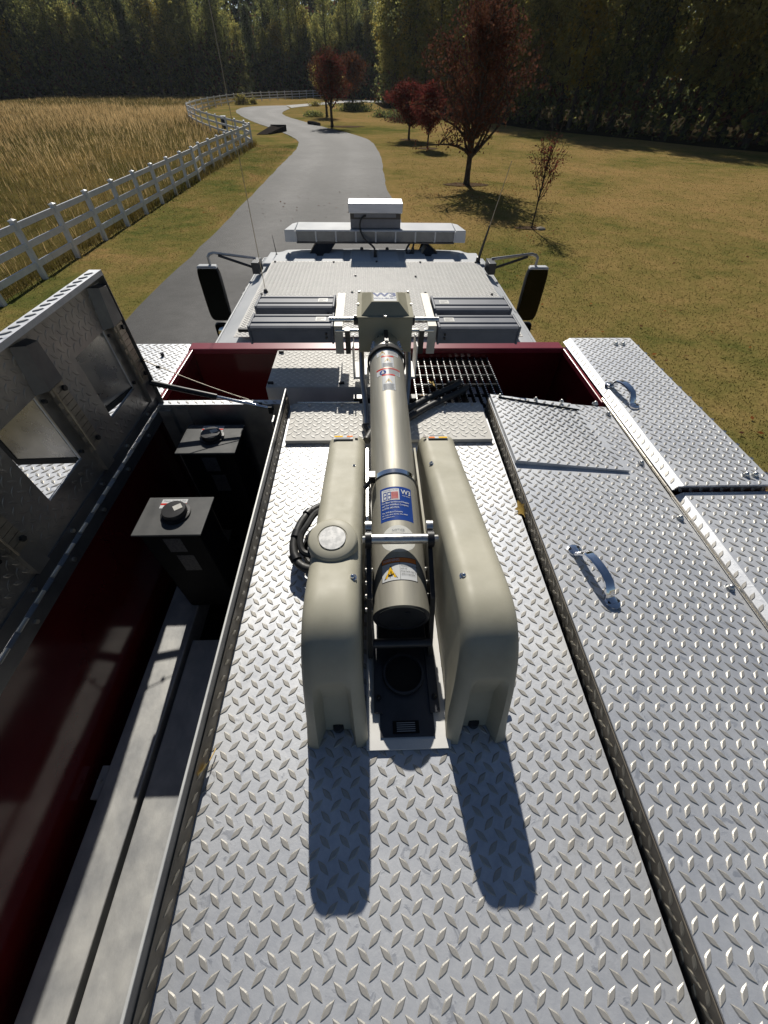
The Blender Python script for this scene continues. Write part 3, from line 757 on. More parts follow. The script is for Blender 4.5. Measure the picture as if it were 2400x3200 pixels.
rows(ER, 'along the right side of the lawn', (3.0, 3.6, 4.6), (2.2, 6.2, 11.5), (.85, .5), [5, 6, 2, 4, .7, .5, 1.2, 0])  # paler olive kinds favoured here so leaf colour makes up for missing light
# understory and the wood's deep mass: nobody could count it
def understory(name, P, outward, depth, h, n, leaf, mats):
    L = plen(P); c = []
    for _ in range(n):
        x, y = lerp_path(P, random.uniform(0, L)); o = .5+random.random()**1.3*depth
        zz = random.random()**.8*h*(.45+.55*min(1, o/depth*1.3))
        c.append((x+outward[0]*o+random.uniform(-1.5, 1.5), y+outward[1]*o+random.uniform(-1.5, 1.5), G+zz))
    Q = leaf_cloud(np.array(c), (.8, .8, .7), 12, leaf)
    o = obj_np(name, mesh_np(name, Q, 4, mats, rng.integers(0, len(mats), len(Q)))); o['kind'] = 'stuff'
U = ['leaf_dark', 'leaf_dark', 'leaf_green', 'leaf_green', 'leaf_rust']
understory('undergrowth', EL, (-.5, .85), 18, 15, 2600, .42, U); understory('undergrowth', [(-110, 120), (-75, 165), (-30, 180), (10, 175), (40, 160), (60, 130)], (0, 1), 25, 24, 5200, .95, U)
understory('undergrowth', EM, (0, 1), 20, 15, 2200, .45, U)
understory('undergrowth', ER, (.85, .5), 16, 7, 2200, .26, U); understory('undergrowth', [(26, 165), (42, 125), (62, 98), (82, 76), (110, 50), (130, 30)], (.85, .5), 22, 19, 3600, .85, U)
# ================================================================== TRUCK
TC = .051                              # truck centre line
XL, XR = -1.225, 1.327                 # outer sides of the body
truck = thing('rescue_truck', 'white-cabbed red rescue truck seen from its bright tread-plate roof, left roof locker open', 'truck', (TC, 1.0, G))

# -- painted body: side skins, floor of the front well, well walls, coaming
mb = MB()
mb.box(XL, XL+.02, YB-.8, 1.93, -2.5, -.012); mb.box(XR-.02, XR, YB-.8, 1.93, -2.5, -.012)
mb.box(XL+.02, XR-.02, YB-.8, YB-.78, -2.5, -.012); mb.box(XL+.02, XR-.02, 1.91, 1.93, -2.5, -.02)
mb.build('body', 'red_paint', truck)
mb = MB()
mb.box(-.90, -.872, 1.40, 1.868, -.60, -.003); mb.box(.973, 1.0, 1.40, 1.868, -.60, -.003)     # side walls of well
mb.box(-.90, 1.0, 1.868, 1.888, -.60, -.003)
mb.box(-.90, 1.0, 1.384, 1.868, -.62, -.60)
mb.build('well_lining', 'red_paint', truck)
mb = MB(); mb.box(-.892, .967, 1.866, 1.936, -.02, .006)
o = mb.build('coaming', 'red_coaming', truck, bevel=.004)
mb = MB(); mb.box(-.884, -.868, 1.385, 1.866, -.02, .004); mb.box(.966, .982, 1.385, 1.866, -.02, .004); mb.each('coaming', 'red_coaming', truck, bevel=.003)

# -- centre tread plate with its turned-up left edge
mb = MB()
slab(mb, (-.334, YB, 0), X3, Y3, .794, 1.38-YB, .004)
lugs(mb, (-.334, YB, 0), X3, Y3, .794, 1.13-YB, off=(.012, 0))
mb.box(.4575, .4605, YB, 1.372, -.06, -.0045)
deck = mb.build('centre_deck', ['plate', 'lug'], truck)
mb = MB()
a, b, c = Vector((-.3325, 0, .0005)), Vector((-.3328, 0, .027)), Vector((-.3331, 0, .053))
for p, q in ((a, b), (b, c)):
    d = (q-p); w = d.length
    slab(mb, (p.x, YB, p.z), Y3, d, 1.37-YB, w, .002)
lugs(mb, (a.x, YB, a.z), Y3, c-a, 1.37-YB, (c-a).length, m=.010, off=(.01, .0095), lift=.0016)
mb.build('deck_upstand', ['shaded_alu', 'shaded_lug'], truck)
mb = MB(); mb.box(-.3375, -.3353, YB, 1.372, -.05, .0795); mb.build('locker_coaming', 'lid_dark', truck)  # dark material paints the shade on this upright face
mb = MB(); mb.box(-.3385, -.3345, YB, 1.373, .0797, .0825); mb.build('edge_trim', 'lip_edge', truck)
# front cover panel of the centre deck
mb = MB()
slab(mb, (-.318, 1.132, .016), X3, Y3, .765, .238, .014)
lugs(mb, (-.318, 1.132, .016), X3, Y3, .765, .238, off=(.012, .006))
fp = mb.build('front_panel', ['plate_roof', 'lug_roof'], truck)
mb = MB()
for x in (-.25, -.12, .3, .41): mb.cyl((x, 1.352, .016), (x, 1.352, .024), .006, n=8)
mb.each('panel_bolt', 'steel', truck)
mb = MB(); mb.cyl((-.30, 1.374, .018), (-.05, 1.374, .018), .004, n=8); mb.build('panel_hinge', 'steel', truck)

# -- step box in the well, left
mb = MB()
slab(mb, (-.457, 1.525, 0), X3, Y3, .60, .335, .003); lugs(mb, (-.457, 1.525, 0), X3, Y3, .60, .335)
mb.box(-.457, .143, 1.522, 1.8595, -.085, -.0035)
mb.build('step_box', ['plate_roof', 'lug_roof'], truck)
mb = MB()
slab(mb, (-.457, 1.378, -.085), X3, Y3, 1.05, .144, .003); lugs(mb, (-.457, 1.378, -.085), X3, Y3, 1.05, .144)
mb.box(-.457, .593, 1.381, 1.52, -.60, -.0885)
mb.build('lower_step', ['plate_roof', 'lug_roof'], truck)
mb = MB()
for x, y in ((-.435, 1.835), (-.44, 1.55), (-.13, 1.545)): mb.box(x-.012, x+.012, y-.004, y+.004, .001, .012)
mb.each('step_clip', 'black_plastic', truck)

# -- grating walkway, right
t = MB()
gx0, gx1, gy0, gy1 = .20, .585, 1.44, 1.862
for i in range(13):
    x = gx0+(gx1-gx0)*i/12; t.box(x-.0022, x+.0022, gy0, gy1, -.065, -.037)
mb = t
for y in (1.45, 1.535, 1.62, 1.705, 1.79, 1.855): mb.box(gx0-.004, gx1+.004, y-.003, y+.003, -.060, -.046)
for i in range(13):
    x = gx0+(gx1-gx0)*i/12
    for k in range(24): 
        y = gy0+.008+k*(gy1-gy0-.01)/24
        mb.box(x-.0019, x+.0019, y, y+.0062, -.0368, -.0340, 1)
mb.build('grating', ['black_steel', 'galvanised'], truck)
mb = MB(); mb.box(.50, .59, 1.42, 1.86, -.20, -.19); mb.build('well_tray', 'vinyl', truck)
mb = MB()
for x0, x1, y0, y1, z1 in ((.22, .33, 1.48, 1.66, -.15), (.35, .46, 1.45, 1.60, -.17), (.30, .48, 1.68, 1.80, -.19)): mb.box(x0, x1, y0, y1, -.6, z1)
mb.each('well_box', 'black_plastic', truck, bevel=.006)

# -- right hatch: leans up towards the centre, hinged on its right
HX0, HX1, HZ = .470, .972, .052
hU = Vector((HX1-HX0, 0, -HZ)); hw = hU.length
mb = MB()
slab(mb, (HX0, YB, HZ), hU, Y3, hw, 1.355-YB, .004)
def in_h(u, v): return not (v+YB > .935 and u < .425-.1625*(v+YB-.948))
lugs(mb, (HX0, YB, HZ), hU, Y3, hw, 1.355-YB, off=(.01, .005), inside=in_h)
hatch = mb.build('roof_hatch', ['plate', 'lug'], truck)
mb = MB()
slab(mb, (HX0-.0005, YB, -.022), (-.003, 0, HZ+.022), Y3, HZ+.018, 1.355-YB, .002)
mb.s = [False]*len(mb.s)
lugs(mb, (HX0-.0005, YB, -.018), (-.003, 0, HZ+.018), (0, 1, 0), HZ+.016, 1.355-YB, off=(.018, 0), m=.010)
mb.build('hatch_flange', ['shaded_alu', 'shaded_lug'], hatch)
# raised panel: wedge, sheet folded down at its near edge
def hp(u, v, n): # hatch coordinates -> world
    U = hU.normalized(); N = U.cross(Y3).normalized(); return Vector((HX0, 0, HZ))+U*u+Y3*v+N*n
mb = MB()
P_ = [(.002, .952), (.410, .948), (.345, 1.350), (.002, 1.352)]
top = [hp(P_[0][0], P_[0][1], .016), hp(P_[1][0], P_[1][1], .009), hp(P_[2][0], P_[2][1], .006), hp(P_[3][0], P_[3][1], .014)]
bot = [hp(u, v, .0006) for u, v in P_]
mb.hexa(bot, top)
U2 = (top[1]-top[0]).normalized(); V2 = (top[3]-top[0]).normalized()
lugs(mb, top[0], U2, V2, .40, .40, off=(.012, .01), inside=lambda u, v: u < .400-.165*v, m=.006)
mb.build('raised_panel', ['plate', 'lug'], hatch)
mb = MB(); q0, q1 = hp(.03, 1.332, .016), hp(.36, 1.30, .010); mb.tube([q0, q1], .0035, 6); mb.build('panel_rod', 'black_steel', hatch)
def bolt(par, p, r=.009, h=.010, mat='steel', nm='bolt'):
    mb = MB(); p = Vector(p); mb.cyl(p, p+Vector((0, 0, h*.35)), r*1.35, n=12); mb.cyl(p+Vector((0, 0, h*.35)), p+Vector((0, 0, h*.8)), r, r*.92, n=6, sm=False)
    mb.lathe([(r*.85, 0), (r*.7, r*.45), (r*.35, r*.7), (.0005, r*.75)], p+Vector((0, 0, h*.8)), n=10)
    return mb.build(nm, mat, par)
for x, y in ((.957, 1.30), (.93, 1.37), (.948, 1.00), (.948, .745), (.951, .50), (.951, .22), (.951, -.1)): bolt(hatch, (x, y, HZ*(HX1-x)/(HX1-HX0)))
for u in (.04, .19, .30): q = hp(u, 1.345, .013); bolt(hatch, q, .006, .008)
def handle(par, p0, p1, hgt, wd, mat='chrome'):
    """chrome bow handle between two feet"""
    p0, p1 = Vector(p0), Vector(p1); d = (p1-p0); L = d.length; d.normalize(); s = d.cross(Z3).normalized()
    prof = [(0, .006), (.10, .008), (.13, .018), (.17, .60*hgt), (.25, .88*hgt), (.38, hgt), (.5, hgt*1.03), (.62, hgt), (.75, .88*hgt), (.83, .60*hgt), (.87, .018), (.90, .008), (1, .006)]
    pts = [p0+d*(L*a)+Z3*b for a, b in prof]
    mb = MB(); V = []
    for i, p in enumerate(pts):
        t = (pts[min(i+1, 12)]-pts[max(i-1, 0)]).normalized(); n = s.cross(t).normalized()
        if n.z < 0 and 2 < i < 10: n = -n
        w = wd*(.5 if 1 < i < 11 else .52)
        th = .0045
        V += [p-s*w-n*th, p+s*w-n*th, p+s*w+n*th*.3, p+s*w*.7+n*th, p-s*w*.7+n*th, p-s*w+n*th*.3]
    F = [(i*6+j, i*6+(j+1) % 6, (i+1)*6+(j+1) % 6, (i+1)*6+j) for i in range(12) for j in range(6)]
    mb.add(V, F, 0, True); 
    for e, q in ((p0, -1), (p1, 1)):
        c = e+d*(.03*L*-q)
        mb.lathe([(.0005, .009), (wd*.55, .009), (wd*.72, .007), (wd*.76, .001)], c, n=20)
    h = mb.build('handle', mat, par)
    return h
def hz(x): return HZ*(HX1-x)/(HX1-HX0)
h1 = handle(hatch, (.548, .605, hz(.548)), (.590, .440, hz(.59)), .047, .026)
mb = MB()
for c in ((.590, .445), (.547, .607)):
    mb.cyl((c[0]-.012, c[1]-.003, hz(c[0])+.009), (c[0]-.012, c[1]-.003, hz(c[0])+.0108), .004, n=8); mb.cyl((c[0]+.012, c[1]+.001, hz(c[0])+.009), (c[0]+.012, c[1]+.001, hz(c[0])+.0108), .004, n=8)
mb.each('handle_screw', 'black_steel', hatch)
mb = MB()
y = YB
while y < 1.37: mb.cyl((.9765, y, .006), (.9765, y+.046, .006), .0045, n=8); y += .048
mb.build('piano_hinge', 'brass_pin', hatch)

# -- side plates
def side_plate(name, x0, x1, y0, y1, z, bev_left, lbl=None):
    mb = MB(); bw = .028
    if bev_left:
        slab(mb, (x0+bw, y0, z), X3, Y3, x1-x0-bw, y1-y0, .003); lugs(mb, (x0+bw, y0, z), X3, Y3, x1-x0-bw, y1-y0, off=(.015, .01))
        dz = .02; U = Vector((bw, 0, dz)); slab(mb, (x0, y0, z-dz), U, Y3, U.length, y1-y0, .003)
        lugs(mb, (x0, y0, z-dz), U, Y3, U.length, y1-y0, off=(.0165, 0), m=.009)
    else:
        slab(mb, (x0, y0, z), X3, Y3, x1-x0-bw, y1-y0, .003); lugs(mb, (x0, y0, z), X3, Y3, x1-x0-bw, y1-y0, off=(.012, .01))
        dz = .018; U = Vector((bw, 0, -dz)); slab(mb, (x1-bw, y0, z), U, Y3, U.length, y1-y0, .003)
        lugs(mb, (x1-bw, y0, z), U, Y3, U.length, y1-y0, off=(.0165, 0), m=.009)
    return mb.build(name, ['plate', 'lug'], truck)
sp1 = side_plate('side_plate', .984, 1.322, .862, 1.925, .030, True)
mb = MB(); slab(mb, (.990, .8585, .0305), (1, 0, 0), (0, .4, -1), .332, .036, .003)
lugs(mb, (1.322, .856, -.004), (-1, 0, 0), (0, .1, 1), .332, .034, m=.008, off=(0, .017)); mb.s = [False]*len(mb.s)
mb.build('plate_end', ['aluminium', 'lug'], sp1)
sp2 = side_plate('side_plate', .984, 1.322, YB, .848, .012, True)
spL = side_plate('side_plate', XL+.005, -.874, YB, 1.925, .004, False)
for k in range(14):
    mb = MB(); y = 1.86-.078*k; mb.cyl((1.318, y, .018), (1.345, y, .018), .0045, n=8); mb.cyl((1.332, y, .018), (1.338, y, .018), .0075, n=8); mb.build('stud', 'steel', sp1)
for x, y in ((1.215, 1.85), (1.25, 1.85), (1.245, .905), (1.275, .905)): bolt(sp1, (x, y, .030))
for x, y in ((1.285, .70), (1.285, .30)): bolt(sp2, (x, y, .012))
handle(sp1, (1.02, 1.475, .030), (1.055, 1.305, .030), .050, .026)
mb = MB(); mb.cyl((-.99, 1.80, .004), (-.99, 1.80, .02), .008, n=10); mb.cyl((-.955, 1.50, .004), (-.955, 1.50, .02), .008, n=10); mb.each('plate_stop', 'black_plastic', spL)

# -- left locker under the open lid
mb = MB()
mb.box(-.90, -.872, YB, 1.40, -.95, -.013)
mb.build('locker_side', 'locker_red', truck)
mb = MB(); mb.box(-.872, -.358, 1.372, 1.384, -.95, .012); 
mb.box(-.3515, -.349, YB, 1.372, -.95, -.051); mb.box(-.349, -.3355, YB, 1.372, -.06, -.051)
mb.box(-.872, -.352, YB-.02, YB, -.95, -.01)
mb.build('locker_wall', 'dull_aluminium', truck)
mb = MB(); slab(mb, (-.868, 1.370, .016), X3, Y3, .52, .030, .003); lugs(mb, (-.868, 1.370, .016), X3, Y3, .52, .030, m=.007, off=(0, -.002)); mb.build('bulkhead_cap', ['plate', 'lug'], truck)
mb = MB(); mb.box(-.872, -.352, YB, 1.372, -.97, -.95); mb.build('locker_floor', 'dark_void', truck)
FZ = -.52
mb = MB(); mb.box(-.826, -.708, YB, 1.30, FZ-.10, FZ); mb.build('floor_beam', 'weathered_alu', truck, bevel=.004)
mb = MB(); mb.box(-.690, -.3525, YB, .62, FZ-.10, FZ+.0); mb.build('floor_beam', 'weathered_alu', truck, bevel=.004)
mb = MB(); mb.box(-.853, -.829, .14, .225, FZ-.04, FZ-.012); mb.cyl((-.842, .185, FZ-.012), (-.842, .185, FZ-.002), .007, n=6); mb.build('beam_bracket', 'weathered_alu', truck)
mb = MB(); mb.box(-.79, -.745, 1.363, 1.371, -.95, .0); mb.box(-.855, -.81, 1.35, 1.371, -.95, .0); mb.build('corner_post', 'dull_aluminium', truck)
mb = MB()
for z in (-.02, -.075): mb.cyl((-.853, 1.362, z), (-.853, 1.352, z), .005, n=8)
mb.each('rivet', 'steel', truck)
mb = MB(); mb.box(-.372, -.364, 1.20, 1.245, .0, .05); mb.build('latch_plate', 'steel', truck, bevel=.003)

# -- the open lid, standing upright on its hinge at x = -.86
LX = -.862
lid = None
LH = .486
def lid_sheet(mb, holes, y0, y1, z0, z1, x0, x1):
    ys = sorted({y0, y1, *[h[0] for h in holes], *[h[1] for h in holes]}); zs = sorted({z0, z1, *[h[2] for h in holes], *[h[3] for h in holes]})
    for a, b in zip(ys[:-1], ys[1:]):
        for c, d in zip(zs[:-1], zs[1:]):
            if any(h[0] <= a and b <= h[1] and h[2] <= c and d <= h[3] for h in holes): continue
            for X, fl in ((x1, 0), (x0, 1)):
                q = [(X, a, c), (X, b, c), (X, b, d), (X, a, d)]
                mb.add(q if not fl else q[::-1], [(0, 1, 2, 3)])
    def rim(a, b, c, d):
        for p, q in (((a, c), (b, c)), ((b, c), (b, d)), ((b, d), (a, d)), ((a, d), (a, c))):
            mb.add([(x0, *p), (x1, *p), (x1, *q), (x0, *q)], [(0, 1, 2, 3)])
    for h in holes: rim(*h)
    rim(y0, y1, z0, z1)
HO = [(1.105, 1.292, .137, .345), (.728, .900, .137, .345), (.33, .51, .137, .345), (-.06, .12, .137, .345)]
mb = MB(); lid_sheet(mb, HO, YB+.02, 1.386, .012, LH, LX-.004, LX)
lugs(mb, (LX+.0002, YB+.02, .06), Y3, Z3, 1.386-YB-.02, LH-.07, mi=0, lift=.0009, inside=lambda u, v: not any(h[0]-.02 < u+YB+.02 < h[1]+.02 and h[2]-.02 < v+.06 < h[3]+.02 for h in HO))
lid = mb.build('locker_lid', 'lid_inner', truck)
mb = MB(); lid_sheet(mb, HO, YB+.02, 1.386, .012, LH, LX-.0095, LX-.0045)
mb2 = MB(); V0 = (LX-.0095, 1.386, .012)
lugs(mb, V0, (0, -1, 0), (0, 0, 1), 1.386-YB-.02, LH-.012, inside=lambda u, v: not any(h[0]-.012 < 1.386-u < h[1]+.012 and h[2]-.012 < v+.012 < h[3]+.012 for h in HO))
mb.build('lid_skin', ['plate', 'lug'], lid)
mb = MB(); slab(mb, (LX-.012, YB+.02, LH+.0035), X3, Y3, .036, 1.386-YB-.02, .0028); lugs(mb, (LX-.012, YB+.02, LH+.0035), X3, Y3, .036, 1.386-YB-.02, m=.011, off=(.0185, 0), lift=.0028)
mb.box(LX+.0215, LX+.0245, YB+.02, 1.386, LH-.010, LH+.004)
mb.build('lid_top_flange', ['plate', 'lug'], lid)
mb = MB(); slab(mb, (LX+.0005, 1.3865, .012), (0, 0, 1), (1, 0, 0), LH-.012, .024, .003); mb.build('lid_end_flange', 'lid_inner', lid)
# folded channels, hinge leaves and flaps of each window
for i, (y0, y1, z0, z1) in enumerate(HO):
    yc = y1+.055
    if i == 0: yc = y1+.048
    mb = MB()
    mb.hexa([(LX+.0004, yc-.055, z1+.002), (LX+.0004, yc+.035, z1+.002), (LX+.0004, yc+.035, .455), (LX+.0004, yc-.030, .462)],
            [(LX+.026, yc-.030, z1+.002), (LX+.026, yc+.032, z1+.002), (LX+.026, yc+.032, .450), (LX+.026, yc-.012, .456)])
    mb.build('stiffener', 'lid_dark', lid)
    mb = MB(); mb.box(LX+.0004, LX+.016, yc-.012, yc+.034, .055, z1); mb.build('stiffener', 'lid_inner', lid)
    mb = MB(); n = 11
    for k in range(n):
        a = z0+.002+(z1-z0-.004)*k/n; b = a+(z1-z0-.004)/n*.92
        mb.box(LX+.0165, LX+.0195, yc-.026+(.008 if k % 2 else 0), yc+.032, a, b)
    mb.cyl((LX+.020, yc-.012, z0), (LX+.020, yc-.012, z1), .003, n=8)
    mb.build('flap_hinge', 'worn_brass', lid)
    mb = MB()
    for z in (z0+.02, z1-.02): 
        mb.cyl((LX+.018, yc+.022, z), (LX+.026, yc+.022, z), .008, n=6, sm=False); mb.cyl((LX+.001, yc-.045, z), (LX+.01, yc-.045, z), .006, n=6, sm=False)
    mb.each('hinge_bolt', 'black_steel', lid)
    # flap swings outwards behind the window, hinged at the far side
    mb = MB(); A = Vector((LX-.012, y1+.004, 0)); an = R((15, 88, 15, 15)[i]); L = (y1-y0)*1.04; d = Vector((-math.sin(an), -math.cos(an), 0)); n_ = Vector((math.cos(an), -math.sin(an), 0))*.004
    lo, hi = z0+.002, z1+.012
    p = [A, A+d*L]
    mb.hexa([(*(p[0]-n_).xy, lo), (*(p[0]+n_).xy, lo), (*(p[1]+n_).xy, lo), (*(p[1]-n_).xy, lo)], [(*(p[0]-n_).xy, hi), (*(p[0]+n_).xy, hi), (*(p[1]+n_).xy, hi), (*(p[1]-n_).xy, hi)])
    vf = mb.build('vent_flap', 'smooth_panel', lid)
    mb = MB(); q = n_*1.6; e = d*.012; lo2 = lo-.016
    mb.hexa([(*(p[0]-q).xy, lo2), (*(p[0]+q).xy, lo2), (*(p[1]+q).xy, lo2), (*(p[1]-q).xy, lo2)], [(*(p[0]-q).xy, lo+.004), (*(p[0]+q).xy, lo+.004), (*(p[1]+q).xy, lo+.004), (*(p[1]-q).xy, lo+.004)])
    mb.hexa([(*(p[1]-e-q).xy, lo+.0045), (*(p[1]-e+q).xy, lo+.0045), (*(p[1]+e+q).xy, lo+.0045), (*(p[1]+e-q).xy, lo+.0045)], [(*(p[1]-e-q).xy, hi), (*(p[1]-e+q).xy, hi), (*(p[1]+e+q).xy, hi), (*(p[1]+e-q).xy, hi)])
    mb.build('flap_seal', 'rubber', vf)
mb = MB(); mb.box(LX+.0004, LX+.004, YB+.02, 1.384, .013, .050); mb.build('hinge_strip', 'lid_dark', lid)
mb = MB(); y = YB+.03; k = 0
while y < 1.36:
    mb.cyl((LX+.006, y, .006), (LX+.006, y+.036, .006), .0048, n=8); y += .076
mb.each('hinge_knuckle', 'steel', lid)
mb = MB(); mb.box(-.872, -.856, YB, 1.37, -.045, -.002); mb.build('hinge_rail', 'lid_dark', truck)
mb = MB(); y = 1.28
while y > YB:
    mb.cyl((LX+.004, y, .033), (LX+.010, y, .033), .006, n=8); mb.cyl((-.856, y-.06, -.022), (-.850, y-.06, -.022), .006, n=8); y -= .19
mb.each('hinge_rivet', 'steel', lid)
# gas strut and stay cable
p0, p1 = Vector((-.846, 1.372, .112)), Vector((-.405, 1.335, .020)); pm = p0.lerp(p1, .55)
mb = MB(); mb.cyl(p0, pm, .0105, n=14); s = mb.build('gas_strut', 'black_plastic', truck)
mb = MB(); mb.cyl(pm, p1, .0055, n=12); mb.cyl(p0.lerp(p1, .50), p0.lerp(p1, .985), .0062, n=12); mb.build('strut_rod', 'chrome', s)
mb = MB(); mb.box(-.41, -.395, 1.325, 1.345, .0, .03); mb.cyl((-.402, 1.335, .02), (-.39, 1.335, .02), .009, n=10); mb.cyl(p0, p0+Vector((-.016, 0, 0)), .009, n=10); mb.build('strut_mount', 'black_steel', s)
c0, c1 = Vector((-.848, 1.378, .205)), Vector((-.41, 1.345, .025))
mb = MB(); mb.tube([c0.lerp(c1, i/10)+Vector((0, 0, -.012*math.sin(math.pi*i/10))) for i in range(11)], .0018, 6)
cb = mb.build('stay_cable', 'worn_brass', truck)
mb = MB()
for f in (.02, .13, .93): q = c0.lerp(c1, f)+Vector((0, 0, -.012*math.sin(math.pi*f))); mb.cyl(q-Vector((.006, 0, .003)), q+Vector((.006, 0, -.003)), .006, n=8)
mb.each('cable_clamp', 'black_steel', cb)

# -- cab
CY0, CY1, CZ = 2.60, 5.15, -.35
def cab_pt(u, v):
    """u in -1..1 across, v in 0..1 from back to front of the roof"""
    y = CY0+(CY1-CY0)*v; f = max(0, (v-.86)/.14); b = max(0, (.03-v)/.03)
    W = 1.235-.21*f**2.2
    a = abs(u)
    if a < .76: x = a/.76*.985; z = .012*(1-(a/.76)**2)
    elif a < .88: k = (a-.76)/.12; x = .985+.155*k; z = -.012-.05*k**1.8
    else: k = (a-.88)/.12; x = 1.14+.165*math.sin(k*math.pi/2); z = -.062-.30*(1-math.cos(k*math.pi/2))
    x = x*W/1.235
    return (TC+math.copysign(x, u), y, CZ+z-.17*f**2.6-.03*b)
us = [-1+2*i/60 for i in range(61)]; vs = [i/46 for i in range(47)]
mb = MB(); mb.grid(cab_pt, us, vs, 0, True)
cab = mb.build('cab', 'white_paint', truck)
mb = MB()   # sides, front and rear of the cab below the roof shell
n = 47
for s in (-1, 1):
    P = [cab_pt(s, v) for v in vs]; V = [p for p in P]+[(TC+s*1.31, p[1], -1.25) for p in P]+[(TC+s*1.31, p[1], -2.55) for p in P]
    mb.add(V, [(i, i+1, n+i+1, n+i) for i in range(n-1)]+[(n+i, n+i+1, 2*n+i+1, 2*n+i) for i in range(n-1)], 0, True)
for v, y in ((0, CY0), (1, CY1)):
    P = [cab_pt(u, v) for u in us]; mb.add([p for p in P]+[(p[0], y+(.35 if v else 0), -1.3) for p in P]+[(p[0], y+(.4 if v else 0), -2.55) for p in P],
        [(i, i+1, 62+i, 61+i) for i in range(60)]+[(61+i, 62+i, 123+i, 122+i) for i in range(60)])
mb.build('cab_shell', 'white_paint', cab)
for s in (-1, 1):
    for y0, y1 in ((2.95, 3.75), (3.95, 4.75)):
        mb = MB(); x = TC+s*1.313; mb.add([(x, y0, -.82), (x, y1, -.82), (x, y1, -1.3), (x, y0, -1.3)], [(0, 1, 2, 3)]); mb.build('side_window', 'windscreen', cab)
# rain gutters along both sides
for s in (-1, 1):
    mb = MB(); mb.tube([tuple(Vector(cab_pt(s*.905, v))+Vector((0, 0, .004))) for v in [.02+.9*i/24 for i in range(25)]], .009, 6); mb.build('gutter', 'white_paint', cab)
    mb = MB(); mb.tube([tuple(Vector(cab_pt(s*.955, v))+Vector((0, 0, .003))) for v in [.0+.62*i/24 for i in range(25)]], .006, 6); mb.build('gutter_seam', 'seam_dark', cab)
    mb = MB(); mb.tube([tuple(Vector(cab_pt(s*.93, v))+Vector((0, 0, .006))) for v in (.52, .56, .60)], .007, 6); mb.build('gutter_clip', 'seam_dark', cab)
mb = MB()
for v in (.03,): mb.tube([tuple(Vector(cab_pt(u, v))+Vector((0, 0, .002))) for u in [-.98+1.96*i/40 for i in range(41)]], .006, 5)
mb.build('rear_seam', 'white_paint', cab)
# pressed ribs on the front of the roof
for k in range(8):
    x = TC-.98+.28*k
    mb = MB(); w = .105; y0, y1 = 4.30, 4.86+(.0 if 1 < k < 6 else -.12)
    zz = CZ+.004
    mb.hexa([(x-w-.02, y0, zz), (x+w+.02, y0, zz), (x+w+.01, y1, zz-.01), (x-w-.01, y1, zz-.01)], [(x-w, y0+.03, zz+.026), (x+w, y0+.03, zz+.026), (x+w-.01, y1-.05, zz+.022), (x-w+.01, y1-.05, zz+.022)])
    mb.build('roof_rib', 'white_paint', cab, bevel=.008)
for x in (-.08, .19):
    mb = MB(); mb.cyl((x, 4.80, CZ+.02), (x, 4.80, CZ+.045), .02, .015, n=12); mb.build('roof_grommet', 'black_plastic', cab)
# tread plate on the cab roof
mb = MB(); x0, x1, y0, y1, z = -.955, 1.085, 2.72, 4.375, CZ+.034
slab(mb, (x0, y0, z), X3, Y3, x1-x0, y1-y0, .004); lugs(mb, (x0, y0, z), X3, Y3, x1-x0, y1-y0, lift=.0028)
rp = mb.build('roof_plate', ['plate_roof', 'lug_roof'], cab)
mb = MB()
for x, y in ((-.92, 4.34), (-.35, 4.34), (.07, 4.35), (.5, 4.34), (1.05, 4.34), (-.13, 3.95), (.42, 3.93), (-.15, 3.55), (.47, 3.53), (-.9, 3.5), (1.03, 3.5)):
    mb.cyl((x, y, z), (x, y, z+.012), .010, n=8)
mb.each('plate_bolt', 'black_steel', rp)
